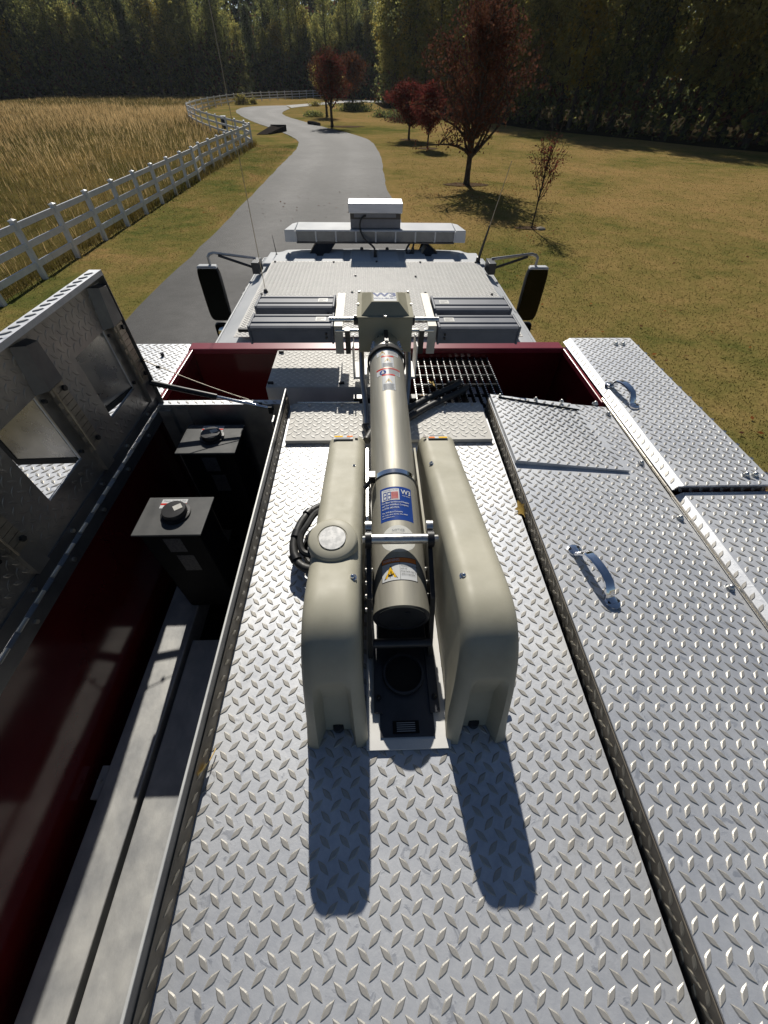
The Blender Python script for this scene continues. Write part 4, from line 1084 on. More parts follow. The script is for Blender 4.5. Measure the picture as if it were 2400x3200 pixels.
# mirrors
for s in (-1, 1):
    sg = s; cx = TC+s*1.60; yy = 4.2; m = thing('m', '', '') if False else None
    mb = MB(); xi, xo = TC+s*1.50, TC+s*1.70
    zt, zb = -.32, -.80
    def mp(f, h): return (cx+s*f*.105+(-s*.0)+(.055*(-1) * (-.5+h) * 0), yy, zt+(zb-zt)*h)
    pts = []
    for a in range(28):
        t = 2*math.pi*a/28; c_, s_ = math.cos(t), math.sin(t); ex = .35
        pts.append((math.copysign(abs(c_)**ex, c_)*.108, math.copysign(abs(s_)**ex, s_)*.25))
    V = []
    for k, (yo, sc) in enumerate(((0, .93), (.012, 1.0), (.05, 1.0), (.085, .86), (.10, .55))): V += [(cx+x*sc, yy+yo, -.565+z_*(1-(1-sc)*.45)) for x, z_ in pts]
    nn = 28
    mb.add(V, [(k*nn+i, k*nn+(i+1) % nn, (k+1)*nn+(i+1) % nn, (k+1)*nn+i) for k in range(4) for i in range(nn)], 0, True); mb.add(V[-nn:], [tuple(range(nn))])
    mir = mb.build('mirror', 'black_plastic', truck)
    mb = MB(); mb.add([(cx+x*.90, yy+.004, -.565+z_*.955) for x, z_ in pts], [tuple(range(nn))]); mb.build('mirror_glass', 'glass_mirror', mir)
    mb = MB(); top = -.30
    mb.add([(cx-.10, yy-.002, -.335), (cx+.10, yy-.002, -.335), (cx+.09, yy+.075, -.335), (cx-.09, yy+.075, -.335), (cx-.088, yy+.006, -.312), (cx+.088, yy+.006, -.312), (cx+.08, yy+.07, -.312), (cx-.08, yy+.07, -.312)],
           [(3,2,1,0),(4,5,6,7),(0,1,5,4),(1,2,6,5),(2,3,7,6),(3,0,4,7)]); mb.build('mirror_cap', 'white_paint', mir, bevel=.008)
    mb = MB(); px = cx-s*.03
    mb.tube([(px, yy+.04, -.33), (px, yy+.04, -.245), (px-s*.02, yy+.045, -.225), (px-s*.06, yy+.05, -.215), (TC+s*1.14, yy+.10, -.272)], .013, 8)
    mb.build('mirror_arm', 'grey_metal', mir)
    mb = MB(); mb.tube([(px-s*.10, yy+.04, -.235), (TC+s*1.17, yy+.04, -.33)], .012, 8); mb.box(TC+s*1.13-.035, TC+s*1.13+.035, yy-.03, yy+.14, -.37, -.275); mb.build('mirror_bracket', 'dark_metal', mir, bevel=.006)
    # lower convex mirror
    pts2 = [(x*.78, z_*.42) for x, z_ in pts]; V = []
    for k, (yo, sc) in enumerate(((0, .92), (.012, 1.0), (.05, 1.0), (.085, .7))): V += [(cx+s*.01+x*sc, yy+yo, -.945+z_*sc) for x, z_ in pts2]
    mb = MB(); mb.add(V, [(k*nn+i, k*nn+(i+1) % nn, (k+1)*nn+(i+1) % nn, (k+1)*nn+i) for k in range(3) for i in range(nn)], 0, True); mb.add(V[-nn:], [tuple(range(nn))]); m2 = mb.build('convex_mirror', 'black_plastic', mir)
    mb = MB(); mb.lathe([(.0005, -.012), (.03, -.010), (.06, -.004), (.068, .003)], (cx+s*.01, yy+.004, -.945), 'Y', 20); mb.build('mirror_glass', 'chrome', mir)
# wheels and under-body
for x in (XL+.02, XR-.02):
    for y in (-1.0, 4.6):
        s = 1 if x > 0 else -1
        mb = MB(); mb.lathe([(.30, -.14), (.50, -.14), (.53, -.11), (.53, .11), (.50, .14), (.30, .14)], (x-s*.16, y, G+.53), 'X', 36); w = mb.build('wheel', 'rubber', truck)
        mb = MB(); mb.lathe([(.001, -.06), (.14, -.06), (.18, .10), (.30, .13)] if s > 0 else [(.001, .06), (.14, .06), (.18, -.10), (.30, -.13)], (x-s*.16, y, G+.53), 'X', 30); mb.build('rim', 'steel', w)
mb = MB(); mb.box(XL+.2, XR-.2, -1.5, 5.2, -2.6, -2.45); mb.box(TC-1.2, TC+1.2, 5.5, 5.7, -2.65, -2.2); mb.build('chassis', 'dark_void', truck)

# ================================================================== LIGHT BAR
BY = 4.70; BZ0, BZ1 = -.238, -.134; bx0, bx1 = -.858, .994
lb = thing('light_bar', 'long white warning light bar with a raised centre box across the cab roof', 'light bar', (TC, BY, -.35))
def bar_sec(mb, x0, x1, y0, y1, z0, z1, tap0=0, tap1=0, mi=0):
    b = [(x0+tap0*0, y0, z0), (x1, y0, z0), (x1-tap1*.4, y1-tap1*.9, z0), (x0+tap0*.4, y1-tap0*.9, z0)]
    t = [(x0+.004, y0+.010, z1), (x1-.004, y0+.010, z1), (x1-tap1, y1-tap1*.9-.01, z1+.006), (x0+tap0, y1-tap0*.9-.01, z1+.006)]
    mb.hexa(b, t, mi)
mb = MB(); bar_sec(mb, bx0+.115, bx1-.115, BY, BY+.30, BZ1-.012, BZ1); mb.build('bar_top', 'white_paint', lb, bevel=.004)
for x0, x1, a, b in ((bx0, bx0+.112, .06, 0), (bx1-.112, bx1, 0, .06)):
    mb = MB(); bar_sec(mb, x0, x1, BY, BY+.30, BZ0, BZ1-.001, a, b); mb.build('end_cap', 'white_paint', lb, bevel=.006)
xs = [bx0+.115+(bx1-bx0-.23)*i/8 for i in range(9)]
for i in range(8):
    mb = MB(); mb.box(xs[i]+.008, xs[i+1]-.008, BY+.012, BY+.29, BZ0+.004, BZ1-.0125); mb.build('lens', 'lens', lb)
for i in range(9):
    mb = MB(); mb.box(xs[i]-.0075, xs[i]+.0075, BY+.004, BY+.294, BZ0+.002, BZ1-.0125); mb.build('divider', 'white_paint', lb)
mb = MB(); mb.box(bx0+.115, bx1-.115, BY+.002, BY+.298, BZ0-.010, BZ0+.0015); mb.build('bar_base', 'dark_metal', lb)
for s in (-1, 1):
    x = TC+s*.58
    mb = MB(); mb.hexa([(x-.10, BY-.06, CZ+.01), (x+.10, BY-.06, CZ+.01), (x+.10, BY+.16, CZ+.0), (x-.10, BY+.16, CZ+.0)], [(x-.02+s*.0, BY+.0, BZ0-.011), (x+.12*(-s)+.06, BY+.0, BZ0-.011), (x+.12*(-s)+.06, BY+.2, BZ0-.011), (x-.02, BY+.2, BZ0-.011)]); mb.build('mounting_foot', 'black_plastic', lb)
# centre box on the light bar
x0, x1 = -.197, .330
mb = MB()
mb.hexa([(x0, BY-.01, .004), (x1, BY-.01, .004), (x1, BY+.235, .004), (x0, BY+.235, .004)], [(x0-.005, BY+.0, .082), (x1+.005, BY+.0, .082), (x1+.005, BY+.225, .082), (x0-.005, BY+.225, .082)])
cb = mb.build('centre_box', 'brushed_box', lb, bevel=.006)
mb = MB(); mb.box(x0+.012, x1-.012, BY+.05, BY+.22, -.127, .0035); mb.build('box_neck', 'lamp_grey', lb)
mb = MB(); mb.box(x0+.012, x1-.012, BY+.035, BY+.0495, -.050, .0035); mb.build('box_recess', 'black_plastic', lb)
mb = MB(); mb.box(x0+.05, x1-.06, BY+.030, BY+.0345, -.035, -.004); mb.build('box_panel', 'lamp_grey', lb)
mb = MB(); P = [(-.03, BY+.03, -.02), (-.075, BY-.0, -.04), (-.09, BY-.03, -.11), (-.05, BY-.06, -.19), (.02, BY-.09, -.235), (.055, BY-.10, -.27), (.06, BY-.10, CZ+.015)]
def smooth(P, k=6):
    P = [Vector(p) for p in P]; out = []
    for i in range(len(P)-1):
        p0, p1, p2, p3 = P[max(i-1,0)], P[i], P[i+1], P[min(i+2,len(P)-1)]
        for j in range(k):
            t = j/k; out.append(.5*((2*p1)+(p2-p0)*t+(2*p0-5*p1+4*p2-p3)*t*t+(3*p1-p0-3*p2+p3)*t**3))
    return out+[P[-1]]
mb.tube(smooth(P), .009, 8); mb.cyl((.06, BY-.10, CZ+.01), (.06, BY-.10, CZ+.07), .018, .012, n=12); mb.build('cable', 'black_hose', lb)
mb = MB(); mb.tube(smooth([(.42, BY+.02, BZ0-.01), (.385, BY-.03, -.29), (.40, BY-.05, -.33), (.44, BY-.04, -.30), (.46, BY+.0, BZ0-.01)]), .010, 8); mb.cyl((.45, BY-.04, CZ+.01), (.45, BY-.03, CZ+.08), .02, .014, n=12); mb.build('cable', 'black_hose', lb)

# ================================================================== ANTENNAS
t = thing('whip_antenna', 'very long thin whip antenna rising from the left of the cab roof plate', 'antenna', (-.874, 3.55, CZ))
mb = MB(); mb.cyl((-.874, 3.55, CZ+.03), (-.874, 3.55, CZ+.06), .022, .012, n=12); mb.build('base', 'black_plastic', t)
mb = MB(); H_ = 2.55; mb.tube([(-.874+.05*(f**2), 3.55-.10*f**2, CZ+.05+H_*f) for f in [i/16 for i in range(17)]], [.0032-.0018*i/16 for i in range(17)], 6); mb.build('rod', 'worn_brass', t)
t = thing('spring_antenna', 'black tapered antenna with a slim whip at the right front of the cab roof', 'antenna', (1.075, 4.36, CZ))
mb = MB(); mb.lathe([(.05, 0), (.048, .02), (.03, .04), (.022, .05), (.020, .09), (.001, .095)], (1.075, 4.36, CZ-.01), n=14); mb.build('base', 'black_plastic', t)
mb = MB(); a_, b_ = Vector((1.078, 4.36, CZ+.07)), Vector((1.13, 4.36, CZ+.33)); mb.cyl(a_, b_, .014, .008, n=10); mb.build('spring', 'black_hose', t)
mb = MB(); mb.tube([b_, b_+(b_-a_)*.9, b_+(b_-a_)*1.75], [.004, .003, .002], 6); mb.build('rod', 'worn_brass', t)
t = thing('stub_antenna', 'small black stub antenna at the left front corner of the cab roof', 'antenna', (-.95, 4.62, CZ))
mb = MB(); mb.lathe([(.028, 0), (.024, .03), (.010, .045), (.001, .047)], (-.95, 4.62, CZ-.015), n=12); mb.build('base', 'black_plastic', t)
mb = MB(); mb.tube([(-.95, 4.62, CZ+.02), (-.965, 4.63, CZ+.19)], [.005, .002], 6); mb.build('rod', 'black_hose', t)

# ================================================================== STORAGE TANKS in the left locker
def tank(x0, x1, y0, y1, zt, label, hot):
    t = thing('fuel_tank', label, 'tank', ((x0+x1)/2, (y0+y1)/2, FZ), 'black tanks in the open left locker')
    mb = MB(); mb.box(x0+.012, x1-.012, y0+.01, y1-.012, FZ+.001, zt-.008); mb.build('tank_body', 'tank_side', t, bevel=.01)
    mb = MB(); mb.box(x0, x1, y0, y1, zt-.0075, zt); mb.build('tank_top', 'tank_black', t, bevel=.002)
    cx, cy = (x0+x1)/2+.005, (y0+y1)/2+.006
    mb = MB(); mb.lathe([(.046, 0), (.046, .006), (.038, .007), (.038, .020), (.036, .024), (.001, .025)], (cx, cy, zt+.0005), n=28); cp = mb.build('filler_cap', 'black_plastic', t)
    mb = MB(); a = R(35); c, s = math.cos(a), math.sin(a); q = [(cx+.004+(u*c-v*s), cy+.002+(u*s+v*c), zt+.0262) for u, v in ((-.004, -.011), (.022, -.011), (.022, .011), (-.004, .011))]
    mb.hexa([(p[0], p[1], p[2]-.0006) for p in q], q); mb.build('cap_tag', 'label_grey', cp)
    # lettered sticker
    mb = MB(); lw, lh = .083, .040; lx, ly = cx-.012, y1-.030
    if hot: lx -= .01
    mb.box(lx-lw/2, lx+lw/2, ly-lh/2, ly+lh/2, zt+.0002, zt+.0007, 0); mb.box(lx-lw/2, lx+lw/2, ly-.006, ly+.002, zt+.0007, zt+.001, 1)
    put_text(mb, 'Foam Tank & Fill', .0105, lambda u, v: (lx+u, ly+.012+v, zt+.0012), 2); put_text(mb, 'CLASS A FOAM ONLY', .006, lambda u, v: (lx+u, ly-.013+v, zt+.0012), 2)
    mb.build('sticker', ['st_white', 'st_red', 'st_grey'], t)
    mb = MB(); mb.box(cx-.03, cx+.025, y0+.0085, y0+.0098, zt-.10, zt-.03); mb.box(cx-.02, cx+.035, y0+.0085, y0+.0098, zt-.21, zt-.12); mb.each('front_label', 'faint_label', t)
    mb = MB(); 
    return t
tank(-.748, -.535, .750, .912, -.045, 'nearer black tank in the open locker, its white and red sticker in full sun', True)
tank(-.742, -.518, 1.140, 1.318, -.045, 'farther black tank in the open locker, with thin strut shadows across its top', False)

# ================================================================== LIGHT TOWER
tw = thing('light_tower', 'folded telescoping light tower with beige covers and four grey floodlights lying along the truck roof', 'light tower', (.06, .6, 0))
AX = .057
def az(y): return .145+(y-.5)*.072
MR = .061
# base plate
mb = MB(); mb.prism([(-.020, .151), (.150, .151), (.150, 1.0), (-.020, 1.0)], .0025, .010); mb.build('base_plate', 'white_plate', tw)
mb = MB(); mb.prism([(.008, .172), (.120, .172), (.120, .46), (.008, .46)], .0105, .0135); mb.build('shade_plate', 'dark_metal', tw)  # dark sheet added to stand for the mast's shadow on the base plate
mb = MB(); mb.box(-.004, .014, .215, .36, .0165, .022); mb.box(.114, .134, .215, .36, .0165, .022); mb.each('side_rail', 'dark_metal', tw)
mb = MB(); mb.lathe([(.045, .0165), (.045, .027), (.0405, .027), (.0395, .0170)], (.062, .295, 0), n=36); mb.build('socket_ring', 'dark_metal', tw)
mb = MB(); mb.lathe([(.001, .0168), (.0395, .0168)], (.062, .295, 0), n=30); mb.build('socket_well', 'dark_void', tw)
mb = MB(); mb.box(.034, .088, .178, .201, .0162, .0172, 0)
for k in range(5): mb.box(.042, .080, .181+.0038*k, .1826+.0038*k, .0172, .0176, 1)
mb.build('rating_plate', ['st_black', 'st_grey'], tw)
for x in (.006, .125): bolt(tw, (x, .245, .022), .005, .008, 'black_steel')
# covers
def cover(cx, boss, label=None):
    pr = [(1.000, 0.0), (.998, .07), (.992, .130), (.980, .150), (.955, .160), (.93, .164), (.80, .193), (.65, .226), (.52, .254), (.42, .277), (.37, .287), (.335, .290), (.305, .284), (.279, .268), (.256, .243), (.237, .208), (.220, .165), (.206, .12), (.195, .08), (.185, .04), (.176, .0)]
    pr = [(y if y > .4 else y-.019*(1-(y-.17)/.25), z) for y, z in pr]
    sm_ = smooth([(0, y, z) for y, z in pr], 5); N = len(sm_)
    cols = [-1, -.98, -.93, -.85, -.74, -.62, -.5, -.42, -.34, -.2, 0, .2, .34, .42, .5, .62, .74, .85, .93, .98, 1]
    def pt(i, c):
        p = sm_[i]; t = (sm_[min(i+1, N-1)]-sm_[max(i-1, 0)]).normalized(); n = Vector((0, -t.z, t.y)); 
        if n.z < 0 and i < N*.5: n = -n
        n = Vector((0, t.z, -t.y)); 
        # outward normal: up on top, -y at the rear
        if n.z < 0 or (abs(n.z) < .2 and ((i > N/2) == (n.y > 0))): n = -n
        w = .0620-.0110*min(1, p.z/.28); a = abs(c)
        rr = .030*min(1, .3+p.z/.10); ch = max(0, a-.45)/.55
        dep = rr*(1-math.sqrt(max(0, 1-ch**2.4)))
        flat_bump = -.005*(1 if -.15 < c < .55 else 0)*(1 if p.y > .48 else 0)*0
        # scoop down the rear face
        s = 0
        if i > N*.55 and p.z < .200: s = .034*max(0, min(1, (.200-p.z)/.075))**.8*(1 if a < .42 else max(0, 1-(a-.42)/.2))
        q = Vector((cx+c*w, p.y, p.z))-n*dep-n*s
        q.z = max(q.z, 0.003)
        return q
    mb = MB(); V = [pt(i, c) for i in range(N) for c in cols]; m = len(cols)
    mb.add(V, [(i*m+j, i*m+j+1, (i+1)*m+j+1, (i+1)*m+j) for i in range(N-1) for j in range(m-1)], 0, True)
    # sides
    for c in (0, m-1):
        E = [V[i*m+c] for i in range(N)]; sx = E[0].x
        W = []
        for e in E: W += [e, Vector((e.x, e.y, .003))]
        mb.add(W, [(2*i, 2*i+1, 2*i+3, 2*i+2) for i in range(N-1)], 0, True)
    o = mb.build('cover', 'beige_shell', tw)
    mb = MB(); mb.lathe([(.0005, .016), (.010, .015), (.011, .010), (.012, .0)], (cx, .196, .004), n=16); mb.build('foot_bolt', 'black_plastic', o)
    return o
cL = cover(-.078, True); cR = cover(.203, False)
# boss on the left cover
mb = MB(); b0 = Vector((-.082, .487, .153)); bd = Vector((0, -.12, 1)).normalized()
mb.cyl(b0, b0+bd*.128, .052, .050, n=48, caps=False)
mb.lathe([(.050, .128), (.0485, .134), (.045, .137), (.030, .138), (.0295, .1365), (.0275, .1365)], (0, 0, 0), n=48)
Mx = Matrix.Translation(b0) @ Vector((0,0,1)).rotation_difference(bd).to_matrix().to_4x4()
k0 = 48*2
mb.v = mb.v[:k0]+[tuple(Mx @ Vector(p)) for p in mb.v[k0:]]
mb.build('boss', 'beige_shell', cL)
mb = MB(); mb.lathe([(.0295, .1355), (.0270, .1355)], (0, 0, 0), n=40, mi=1); mb.lathe([(.0268, .1368), (.0265, .1392), (.0005, .1393)], (0, 0, 0), n=40, sm=False)
mb.v = [tuple(Mx @ Vector(p)) for p in mb.v]; mb.build('boss_cap', ['label_metal', 'st_black'], cL)
for par, x, y, z in ((cL, -.040, .385, .2775), (cR, .168, .383, .2775), (cR, .163, .80, .1905), (cL, -.05, .79, .191)): bolt(par, (x, y, z), .0058 if y < .5 else .0045, .007, 'chrome')
# warning labels on the far ends
for par, x in ((cL, -.088), (cR, .203)):
    mb = MB(); f = lambda u, v: (x+u, .958+v, .1625+.0002-(v)*.30)
    def q(mb, u0, u1, v0, v1, mi, dz): mb.add([(*f(u0, v0)[:2], f(u0, v0)[2]+dz), (*f(u1, v0)[:2], f(u1, v0)[2]+dz), (*f(u1, v1)[:2], f(u1, v1)[2]+dz), (*f(u0, v1)[:2], f(u0, v1)[2]+dz)], [(0, 1, 2, 3)], mi)
    q(mb, -.030, .030, -.014, .014, 0, 0); q(mb, -.0285, -.002, .001, .0125, 1, .0004) if par is cL else q(mb, .002, .0285, -.0125, -.001, 1, .0004)
    q(mb, .010, .0285, .001, .0125, 2, .0004) if par is cL else q(mb, -.0285, -.010, -.0125, -.001, 2, .0004)
    for k in range(3): q(mb, -.024, .022, (-.011+.0035*k) if par is cL else (.003+.0035*k), (-.0095+.0035*k) if par is cL else (.0045+.0035*k), 3, .0004)
    mb.build('warning_label', ['st_white', 'st_yellow', 'st_orange', 'st_grey'], par)
    mb = MB(); xx = x+.040*(1 if par is cL else -1); mb.box(xx-.0045, xx+.0045, .951, .960, .163, .1655); mb.build('square_plug', 'brown_plug', par)
# mast
mb = MB(); mb.cyl((AX, .374, az(.374)), (AX, 1.335, az(1.335)), MR, n=64)
mast = mb.build('mast_tube', 'anodised', tw)
mb = MB(); mb.lathe([(.0005, 0), (.049, 0), (.050, .002), (.052, .002), (.053, 0), (MR-.001, 0), (MR, .003)], (AX, .3705, az(.3705)), 'Y', n=56)
for dx, dz in ((.012, .028), (-.004, -.032)): mb.box(AX+dx-.005, AX+dx+.005, .3680, .3702, az(.37)+dz-.0015, az(.37)+dz+.0015)
mb.build('end_cap', 'dark_metal', mast)
def cylf(y0, r):
    """sticker space (s across, v along) -> surface of the tube"""
    return lambda s, v: (AX+r*math.sin(s*.904/MR), y0+v*1.065, az(y0+v*1.065)+r*math.cos(s*.904/MR))
def patch(mb, y0, s0, s1, v0, v1, mi, lift):
    f = cylf(y0, MR+lift); mb.grid(lambda u, v: f(u, v), [s0+(s1-s0)*i/12 for i in range(13)], [v0, v1], mi, True)
# clamp band near the sticker
mb = MB(); n = 60
for r0, r1 in ((MR+.0006, MR+.003),):
    V = []
    for k, (r, y) in enumerate(((r0, .730), (r1, .730), (r1, .744), (r0, .744))): V += [(AX+r*math.sin(2*math.pi*i/n), y, az(y)+r*math.cos(2*math.pi*i/n)) for i in range(n)]
    mb.add(V, [(k*n+i, k*n+(i+1) % n, (k+1)*n+(i+1) % n, (k+1)*n+i) for k in range(3) for i in range(n)], 0, True)
mb.build('clamp_band', 'chrome', mast)
mb = MB(); mb.box(AX-.066, AX-.050, .712, .734, az(.72)+.044, az(.72)+.066); mb.cyl((AX-.078, .700, az(.72)+.038), (AX-.054, .728, az(.72)+.053), .006, n=10); mb.build('clamp_screw', 'black_steel', mast)
# blue maker's sticker
mb = MB(); patch(mb, .631, -.046, .046, -.047, .050, 0, .0004); patch(mb, .631, -.0405, .009, .010, .0435, 1, .0009)
F = cylf(.631, MR+.0014)
for k in range(6): patch(mb, .631, -.013, .006, .0135+.0036*k, .0155+.0036*k, 2, .0013)
for i, u in enumerate((-.0325, -.0205)):
    for (a, b, c, d) in ((0, .002, 0, .022), (.008, .010, 0, .022), (.002, .008, 0, .002), (.002, .008, .010, .012), (.002, .008, .020, .022)): patch(mb, .631, u+a-.003, u+b-.003, .0125+c, .0125+d, 3, .0013)
put_text(mb, 'Proudly made in the USA', .0040, F, 3, dx=-.0155, dy=.0395)
put_text(mb, 'W3', .019, F, 4, dx=.0285, dy=.0335, bold=.02)
put_text(mb, 'WILL-BURT', .0048, F, 4, dx=.0285, dy=.0225)
for s_, dy, sz in (('For Mast Service and Repairs', .0035, .0064), ('call The Will-Burt Company', -.0045, .0064), ('at (330) 682-7015.', -.0125, .0064), ('The Will-Burt Company', -.0245, .0056), ('401 Collins Blvd. Orrville, Ohio 44667', -.0315, .0044), ('www.willburt.com', -.038, .0044)):
    put_text(mb, s_, sz, F, 4, dx=-.0405, dy=dy, align='LEFT', bold=.012)
mb.build('maker_sticker', ['st_blue', 'st_white', 'st_red', 'st_blue', 'st_white'], mast)
# round NOTICE label
mb = MB(); f = cylf(.530, MR+.0004)
V = [f(0, 0)]+[f(.046*math.cos(2*math.pi*i/40), .034*math.sin(2*math.pi*i/40)) for i in range(41)]
for rr in range(1): mb.add([f(.046*x, .034*y) for x, y in [(c*k/6, s*k/6) for k in range(7) for c, s in [(math.cos(2*math.pi*i/40), math.sin(2*math.pi*i/40)) for i in range(41)]]], [(k*41+i, k*41+i+1, (k+1)*41+i+1, (k+1)*41+i) for k in range(6) for i in range(40)], 0, True)
F = cylf(.530, MR+.0010)
put_text(mb, 'NOTICE', .0088, F, 1, dy=.0205, bold=.012); put_text(mb, 'THIS MAST CONTAINS A HIGH', .0044, F, 1, dy=.0135); put_text(mb, 'VOLTAGE MAGNETIZED', .0044, F, 1, dy=.0085)
mb.build('notice_label', ['st_pale', 'st_grey'], mast)
# pinch warning near the mast foot
mb = MB(); patch(mb, .446, -.048, .042, -.020, .032, 0, .0004); patch(mb, .446, -.0465, .0405, -.0187, .0195, 1, .0008); patch(mb, .446, -.0465, .0405, .0205, .0308, 2, .0008); patch(mb, .446, -.0015, -.0008, -.0185, .0190, 0, .0012)
F = cylf(.446, MR+.0012); T = lambda k, dy=0: [F(-.024+k*x, -.002+k*y+dy) for x, y in ((-.0165, -.013), (.0165, -.013), (0, .0165))]
mb.add(T(1), [(0, 1, 2)], 0); F = cylf(.446, MR+.0016); mb.add(T(.84), [(0, 1, 2)], 3)
F = cylf(.446, MR+.0020)
for a, b, c, d in ((-.030, -.019, -.0085, -.0060), (-.024, -.0215, -.006, .001), (-.0295, -.027, -.006, -.0035), (-.020, -.016, -.006, -.0045), (-.026, -.0245, -.0120, -.0085)): mb.add([F(a, c), F(b, c), F(b, d), F(a, d)], [(0, 1, 2, 3)], 0)
for k, s_ in enumerate(('Moving parts can crush', 'and cut.', 'Keep hands clear of mast', 'while in operation.')): put_text(mb, s_, .0046, F, 0, dx=.001, dy=.0125-.0065*k, align='LEFT')
put_text(mb, 'WARNING', .0085, F, 1, dx=-.022, dy=.0256, bold=.012)
mb.build('warning_sticker', ['st_black', 'st_white', 'st_orange', 'st_yellow'], mast)
# stickers at the far end
def small_label(y0, s0, s1, h, tri, circ=False, right=False):
    mb = MB(); patch(mb, y0, s0, s1, -h/2, h/2, 4, .0003); patch(mb, y0, s0+.0008, s1-.0008, -h/2+.0008, h/2-.0008, 0, .0006); 
    if not right: patch(mb, y0, s0+.0008, s1-.0008, h/2-.0085, h/2-.0008, 1, .0009)
    F = cylf(y0, MR+.0012)
    if circ:
        cx = s0+(s1-s0)*.28; mb.add([F(cx+.0125*math.cos(2*math.pi*i/24), -.005+.0115*math.sin(2*math.pi*i/24)) for i in range(24)], [tuple(range(24))], 3)
        F2 = cylf(y0, MR+.0016); mb.add([F2(cx-.006, -.012), F2(cx+.006, -.012), F2(cx+.002, .003), F2(cx-.001, .003)], [(0, 1, 2, 3)], 0)
        for k in range(6): patch(mb, y0, s0+(s1-s0)*.52, s1-.004, h/2-.006-.005*k, h/2-.0045-.005*k, 5, .0012)
    elif tri:
        cx = (s0+s1)/2 if not right else s0+(s1-s0)*.28; k = 1
        mb.add([F(cx-.0125, -.004*(1 if not right else 3)), F(cx+.0125, -.004*(1 if not right else 3)), F(cx, .018*(1 if not right else .6))], [(0, 1, 2)], 2)
        F2 = cylf(y0, MR+.0016); mb.add([F2(cx-.0018, 0), F2(cx+.0018, 0), F2(cx+.0010, .009 if not right else .006), F2(cx-.001, .009 if not right else .006)], [(0, 1, 2, 3)], 4)
        if right:
            for k in range(5): patch(mb, y0, s0+(s1-s0)*.52, s1-.004, h/2-.006-.005*k, h/2-.0045-.005*k, 5, .0012)
        else:
            k = 0
            while -h/2+.004+.0042*k < -.010: patch(mb, y0, s0+.004, s1-.004-(.004 if k % 2 else 0), -h/2+.004+.0042*k, -h/2+.0055+.0042*k, 5, .0012); k += 1
    mb.build('warning_sticker', ['st_white', 'st_red', 'st_gold', 'st_blue', 'st_black', 'st_grey'], mast)
small_label(1.128, -.0245, .0235, .082, True); small_label(1.188, -.046, .046, .036, False, True); small_label(1.246, -.0245, .0235, .066, True); small_label(1.302, -.044, .044, .034, True, False, True)
# collar of band clamps at the head
mb = MB(); 
for k, y in enumerate((1.335, 1.360, 1.382, 1.402, 1.422, 1.442)):
    r = MR*(1.10 if k == 0 else 1.0-.045*k); V = []
    mb.lathe([(r-.004, -.011), (r+.0025, -.011), (r+.003, .011), (r-.004, .011)], (AX, y, az(y)), 'Y', 40, mi=0 if k else 1)
mb.cyl((AX, 1.34, az(1.34)), (AX, 1.46, az(1.46)), MR*.95, MR*.72, n=40)
mb.build('telescope_collar', ['steel', 'rubber'], mast)
mb = MB()
for k, y in enumerate((1.335, 1.360, 1.382, 1.402, 1.422)):
    r = MR*(1.04-.045*k)
    for a in (0, R(58), R(-58)):
        p = Vector((AX+r*math.sin(a), y, az(y)+r*math.cos(a))); q = Vector((math.sin(a), 0, math.cos(a))); mb.cyl(p, p+q*.009, .0050, n=8)
mb.each('collar_screw', 'chrome', mast)
mb = MB(); mb.box(AX-.007, AX+.007, 1.362, 1.45, az(1.4)+.038, az(1.4)+.066); mb.build('collar_key', 'black_plastic', mast)
# cross bar and side arms
mb = MB(); mb.cyl((-.008, .512, .229), (.120, .512, .228), .0115, n=24); mb.build('cross_bar', 'steel', tw)
for x, s in ((-.012, -1), (.124, 1)):
    mb = MB(); mb.cyl((x-.006, .512, .227), (x+.008, .512, .227), .019, n=20); mb.build('bar_bearing', 'black_plastic', tw)
    mb = MB(); mb.cyl((x-.006, .543, .233), (x+.008, .543, .233), .014, n=16); mb.cyl((x+s*.008-.004, .512, .228), (x+s*.008+.010, .512, .228), .008, n=8); mb.each('bar_bolt', 'steel', tw)
    mb = MB(); mb.hexa([(x-.004,.33,.02),(x+.006,.33,.02),(x+.006,.50,.02),(x-.004,.50,.02)],[(x-.004,.40,.165),(x+.006,.40,.165),(x+.006,.52,.222),(x-.004,.52,.222)]); mb.build('side_arm', 'black_plastic', tw)
    mb = MB(); mb.box(x+.004*s-.002, x+.004*s+.004, .56, .92, .06, .150); mb.build('side_arm', 'steel' if s < 0 else 'beige_shell', tw)
    mb = MB()
    for k in range(4): mb.cyl((x-.008, .40+.028*k, .12+.01*k), (x+.010, .40+.028*k, .12+.01*k), .0045, n=8)
    mb.each('arm_stud', 'steel', tw)
mb = MB(); mb.cyl((-.004, .342, .075), (.124, .342, .075), .010, n=16); mb.build('lower_bar', 'dark_metal', tw)
# cradle posts ahead of the deck
for s in (-1, 1):
    x = AX+s*.083
    mb = MB(); mb.tube([(x+s*.012, 1.53, .17), (x+s*.010, 1.42, .10), (x-s*.004, 1.30, .04), (x-s*.006, 1.22, .02)], .011, 10); mb.build('cradle_strut', 'grey_metal', tw)
    mb = MB(); mb.box(x+s*.02-.028, x+s*.02+.028, 1.50, 1.63, .050, .060); mb.box(x+s*.046-.002, x+s*.046+.002, 1.50, 1.63, .060, .19); mb.build('cradle_plate', 'white_plate', tw)
    mb = MB(); mb.box(x-.016, x+.016, 1.60, 1.68, -.085, .049); mb.build('cradle_post', 'white_plate', tw)
mb = MB(); mb.box(AX-.13, AX+.13, 1.40, 1.43, -.08, .02); mb.build('cradle_beam', 'black_plastic', tw)
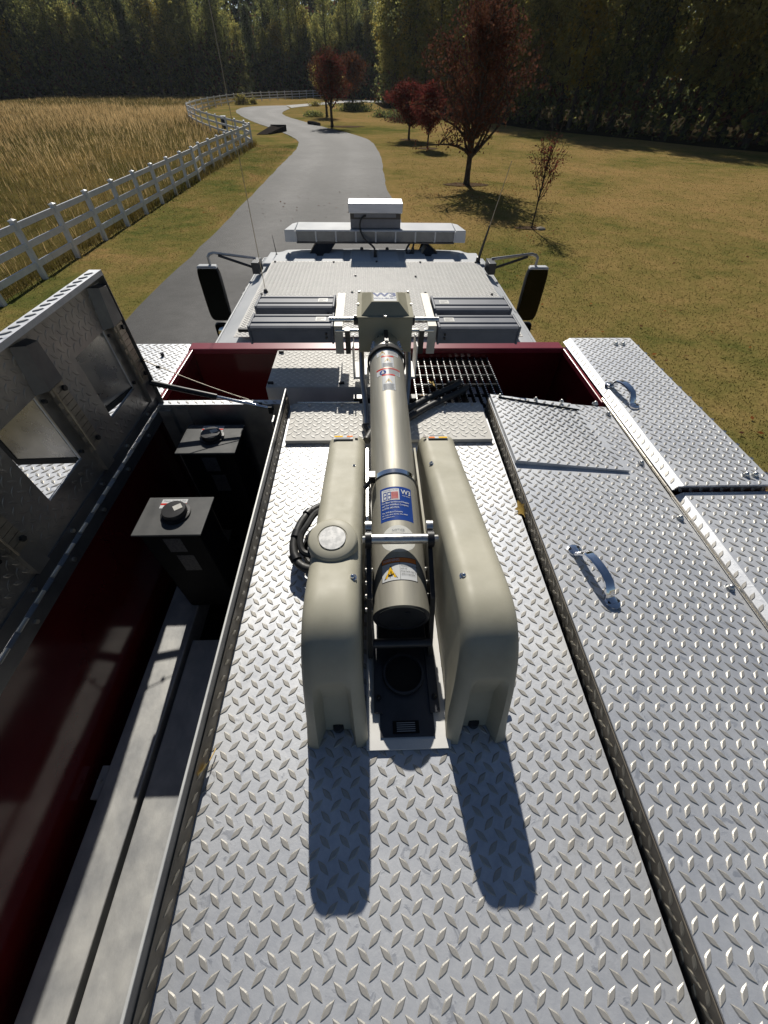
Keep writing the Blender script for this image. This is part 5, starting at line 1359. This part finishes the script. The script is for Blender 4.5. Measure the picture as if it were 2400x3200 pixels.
# head box
hb0, hb1, hy0, hy1, hz0, hz1 = AX-.102, AX+.098, 1.452, 1.690, .190, .318
mb = MB(); mb.box(hb0, hb1, hy0, hy1, hz0, hz1); head = mb.build('head_box', 'olive_box', tw, bevel=.002)
mb = MB()
b = [(hb0-.004, hy0-.004, hz1+.001), (hb1+.004, hy0-.004, hz1+.001), (hb1+.004, hy1+.004, hz1+.001), (hb0-.004, hy1+.004, hz1+.001)]; b2 = [(x, y, z+.003) for x, y, z in b]; mb.hexa(b, b2)
b3 = [(hb0+.012, hy0+.006, hz1+.0045), (hb1-.012, hy0+.006, hz1+.0045), (hb1-.012, hy1-.006, hz1+.0045), (hb0+.012, hy1-.006, hz1+.0045)]
t3 = [(hb0+.051, hy0+.040, hz1+.041), (hb1-.051, hy0+.040, hz1+.041), (hb1-.051, hy0+.132, hz1+.041), (hb0+.051, hy0+.132, hz1+.041)]
mb.hexa(b3, t3); lidb = mb.build('head_lid', 'olive_box', tw, bevel=.0015)
mb = MB(); zz = hz1+.0416; c = (t3[0][0]+t3[1][0])/2; x0, x1, y0, y1 = c-.042, c+.042, t3[0][1]+.005, t3[2][1]-.005
mb.box(x0, x1, y0, y1, zz-.0003, zz, 0); f = lambda u, v: (c+u, (y0+y1)/2+v, zz+.0006)
put_text(mb, 'W3', .050, f, 1, dy=.016, bold=.035, sx=1.15); put_text(mb, 'WILL-BURT', .0165, f, 1, dy=-.018, bold=.02, sx=1.0)
mb.build('logo_plate', ['st_white', 'st_paleblue', 'st_grey'], lidb)
mb = MB()
for x, y in ((c, hy0-.001), (hb0-.001, hy0+.11), (hb1+.001, hy0+.11), (hb0+.002, hy1), (hb1-.002, hy1)): mb.cyl((x, y, hz1+.004), (x, y, hz1+.009), .0045, n=8)
mb.each('lid_screw', 'steel', lidb)
# arms between head and floodlights
mb = MB(); mb.cyl((AX-.225, 1.64, .235), (AX+.225, 1.64, .235), .011, n=16); mb.cyl((AX-.20, 1.585, .215), (AX+.20, 1.585, .215), .007, n=12); tiltbar = mb.build('tilt_bar', 'steel', tw)
mb = MB()
for s in (-1, 1): mb.cyl((AX+s*.105, 1.64, .235), (AX+s*.125, 1.64, .235), .020, n=16); mb.box(AX+s*.15-.010, AX+s*.15+.010, 1.56, 1.60, .13, .225)
mb.each('tilt_knuckle', 'black_plastic', tiltbar)
for s, x0, x1 in ((-1, -.146, -.112), (1, .234, .268)):
    mb = MB(); mb.box(x0, x1, 1.585, 1.935, .231, .235); xf = x1-.0001 if s < 0 else x0+.0001
    mb.box(x0, x1, 1.5815, 1.5848, .120, .235)
    br = mb.build('lamp_bracket', 'cream_plate', tw); 
    mb = MB(); mb.box((x0 if s < 0 else x1-.003), (x0+.003 if s < 0 else x1), 1.586, 1.93, .150, .2305); mb.build('bracket_web', 'steel', br)
LB = {}
def lamp(x0, x1, y0, y1, z0, z1, s, label_):
    mb = MB()
    sec = [(y0+.004, z0), (y1-.004, z0), (y1, z0+.006), (y1, z1-.012), (y1-.006, z1-.002), (y1-.018, z1-.002), (y1-.022, z1-.006), (y1-.042, z1-.006), (y1-.046, z1), (y0+.046, z1), (y0+.042, z1-.006), (y0+.034, z1-.006), (y0+.030, z1-.001), (y0+.010, z1-.001), (y0, z1-.006), (y0, z1-.016), (y0+.004, z1-.019)]
    n = len(sec); xa, xb = x0+.010, x1-.010
    V = [(xa, y, z) for y, z in sec]+[(xb, y, z) for y, z in sec]
    mb.add(V, [(i, (i+1) % n, (i+1) % n+n, i+n) for i in range(n)]+[tuple(range(n-1, -1, -1)), tuple(range(n, 2*n))])
    l = mb.build('floodlight', 'lamp_grey', tw)
    mb = MB()
    for a, b in ((x0, xa-.0006), (xb+.0006, x1)): mb.box(a, b, y0-.003, y1+.003, z0-.003, z1+.002)
    mb.each('lamp_end', 'lamp_grey', l, bevel=.003)
    mb = MB(); lx = x1-.075 if s < 0 else x0+.032
    mb.box(lx, lx+.042, y0+.052, y0+.090, z1+.0001, z1+.0008, 0)
    for k in range(4): mb.box(lx+.004, lx+.036-(.014 if k == 1 else 0), y0+.058+.007*k, y0+.0605+.007*k, z1+.0008, z1+.0011, 1)
    mb.build('lamp_label', ['label_grey', 'st_grey'], l)
    mb = MB(); mb.box(xa, xb, y0+.012, y1-.012, z0-.0035, z0-.0003); mb.build('lamp_glass', 'lens', l)
    mb = MB(); ex = x1-.03 if s < 0 else x0+.03
    mb.cyl((ex, y0-.004, z0+.022), (ex, y0+.003, z0+.022), .0045, n=8); mb.cyl((ex, y0-.004, z1-.03), (ex, y0+.003, z1-.03), .0045, n=8); mb.each('lamp_screw', 'black_steel', l)
lamp(-.492, -.150, 1.583, 1.712, .165, .233, -1, ''); lamp(-.502, -.156, 1.785, 1.915, .172, .233, -1, '')
lamp(.274, .612, 1.575, 1.702, .165, .233, 1, ''); lamp(.278, .622, 1.762, 1.905, .172, .233, 1, '')
mb = MB(); mb.box(-.535, -.49, 1.595, 1.61, .205, .217); mb.build('lamp_lug', 'black_plastic', tw)
# hoses to the right of the mast and cable bundle on the left
mb = MB(); mb.tube(smooth([(.36, 1.62, -.05), (.375, 1.50, .035), (.345, 1.44, .05), (.24, 1.37, .045), (.12, 1.26, .05), (.02, 1.16, .06), (-.02, 1.06, .07)]), .0125, 10); mb.build('hose', 'black_hose', tw)
mb = MB(); mb.tube(smooth([(.40, 1.60, -.07), (.41, 1.49, .018), (.37, 1.415, .04), (.25, 1.335, .035), (.12, 1.22, .035), (.03, 1.12, .045)]), .0125, 10); mb.build('hose', 'black_hose', tw)
mb = MB(); mb.tube(smooth([(-.03, 1.20, .03), (.0, 1.06, .06), (-.01, .96, .05), (-.02, .86, .05)]), .010, 8); mb.build('hose', 'black_hose', tw)
bundle = None
P = [(-.125, .80, .03), (-.165, .775, .045), (-.195, .73, .055), (-.212, .68, .055), (-.218, .63, .050), (-.205, .585, .045), (-.175, .560, .045), (-.135, .555, .05)]
mb = MB(); mb.tube(smooth(P), .0118, 10); bundle = mb.build('cable_bundle', 'black_hose', tw)
mb = MB(); mb.tube(smooth([(-.13, .77, .05), (-.165, .74, .06), (-.185, .69, .065), (-.20, .65, .06), (-.19, .61, .05), (-.15, .60, .045), (-.125, .60, .05)]), .009, 8)
mb.tube(smooth([(-.125, .74, .02), (-.17, .70, .03), (-.19, .66, .025), (-.18, .60, .02), (-.13, .575, .02)]), .008, 8); mb.each('inner_cable', 'black_hose', bundle)
mb = MB()
for p, q in (((-.192, .735, .056), (-.183, .752, .052)), ((-.214, .655, .053), (-.211, .675, .055)), ((-.205, .585, .046), (-.213, .6, .048))): mb.cyl(p, q, .0155, n=12)
mb.each('cable_tie', 'black_plastic', bundle)
mb = MB(); mb.cyl((-.185, .655, .045), (-.125, .672, .055), .013, .019, n=14); mb.cyl((-.175, .612, .045), (-.122, .612, .05), .017, n=14); mb.cyl((-.165, .612, .046), (-.158, .612, .047), .020, n=14); mb.cyl((-.148, .612, .047), (-.141, .612, .048), .0205, n=14)
mb.cyl((-.17, .64, .05), (-.13, .64, .055), .006, n=10); mb.each('connector', 'black_plastic', bundle)
mb = MB(); mb.box(-.15, -.126, .735, .752, .07, .088); mb.build('cable_bracket', 'beige_shell', tw)
mb = MB(); mb.cyl((.262, .275, .06), (.283, .262, .045), .004, n=8); mb.build('side_tab', 'black_plastic', tw)

# ================================================================== LEAVES
def leaf(name, x, y, z, L, rot, mat, label, tilt=(0, 0)):
    out = [(0, -.5), (.16, -.32), (.42, -.30), (.24, -.10), (.50, .10), (.22, .16), (.14, .36), (0, .55), (-.14, .36), (-.22, .16), (-.50, .10), (-.24, -.10), (-.42, -.30), (-.16, -.32)]
    M = Matrix.Translation((x, y, z)) @ Matrix.Rotation(rot, 4, 'Z') @ Matrix.Rotation(tilt[0], 4, 'X') @ Matrix.Rotation(tilt[1], 4, 'Y')
    mb = MB(); mb.add([M @ Vector((a*L*.7, b*L, .12*L*abs(a)*2)) for a, b in out]+[M @ Vector((0, 0, 0))], [(i, (i+1) % 14, 14) for i in range(14)]); mb.tube([M @ Vector((0, -.5*L, 0)), M @ Vector((.05*L, -.95*L, .05*L))], .0012, 5)
    o = mb.build(name, mat); tag(o, label, 'leaf')
leaf('fallen_leaf', -.333, .118, .024, .052, R(160), 'dry_leaf', 'curled yellow leaf caught against the upstand of the centre deck by the open locker', (.3, 1.1))
leaf('fallen_leaf', .462, .79, .012, .055, R(10), 'dry_leaf', 'yellow-green leaf wedged in the dark gap beside the right roof hatch', (.2, -.9))
leaf('fallen_leaf', .275, 1.60, -.030, .05, R(40), 'dry_leaf', 'brownish yellow leaf lying on the black grating', (.2, .3))
leaf('fallen_leaf', .225, 1.50, -.030, .03, R(100), 'brown_leaf', 'small orange-brown leaf at the left near corner of the grating', (.1, .2))

# ================================================================== HAZE
mb = MB(); mb.box(-420, 420, -320, 460, G-1, 32)
hm = bpy.data.materials.new('haze'); hm.use_nodes = True; ht = hm.node_tree; ht.nodes.clear()
pv = ht.nodes.new('ShaderNodeVolumePrincipled'); pv.inputs['Color'].default_value = (.80, .88, 1, 1); pv.inputs['Density'].default_value = .00011; pv.inputs['Anisotropy'].default_value = .35
ho = ht.nodes.new('ShaderNodeOutputMaterial'); ht.links.new(pv.outputs[0], ho.inputs['Volume'])
MATS['haze'] = hm
mb.build('haze', 'haze', kind='stuff')
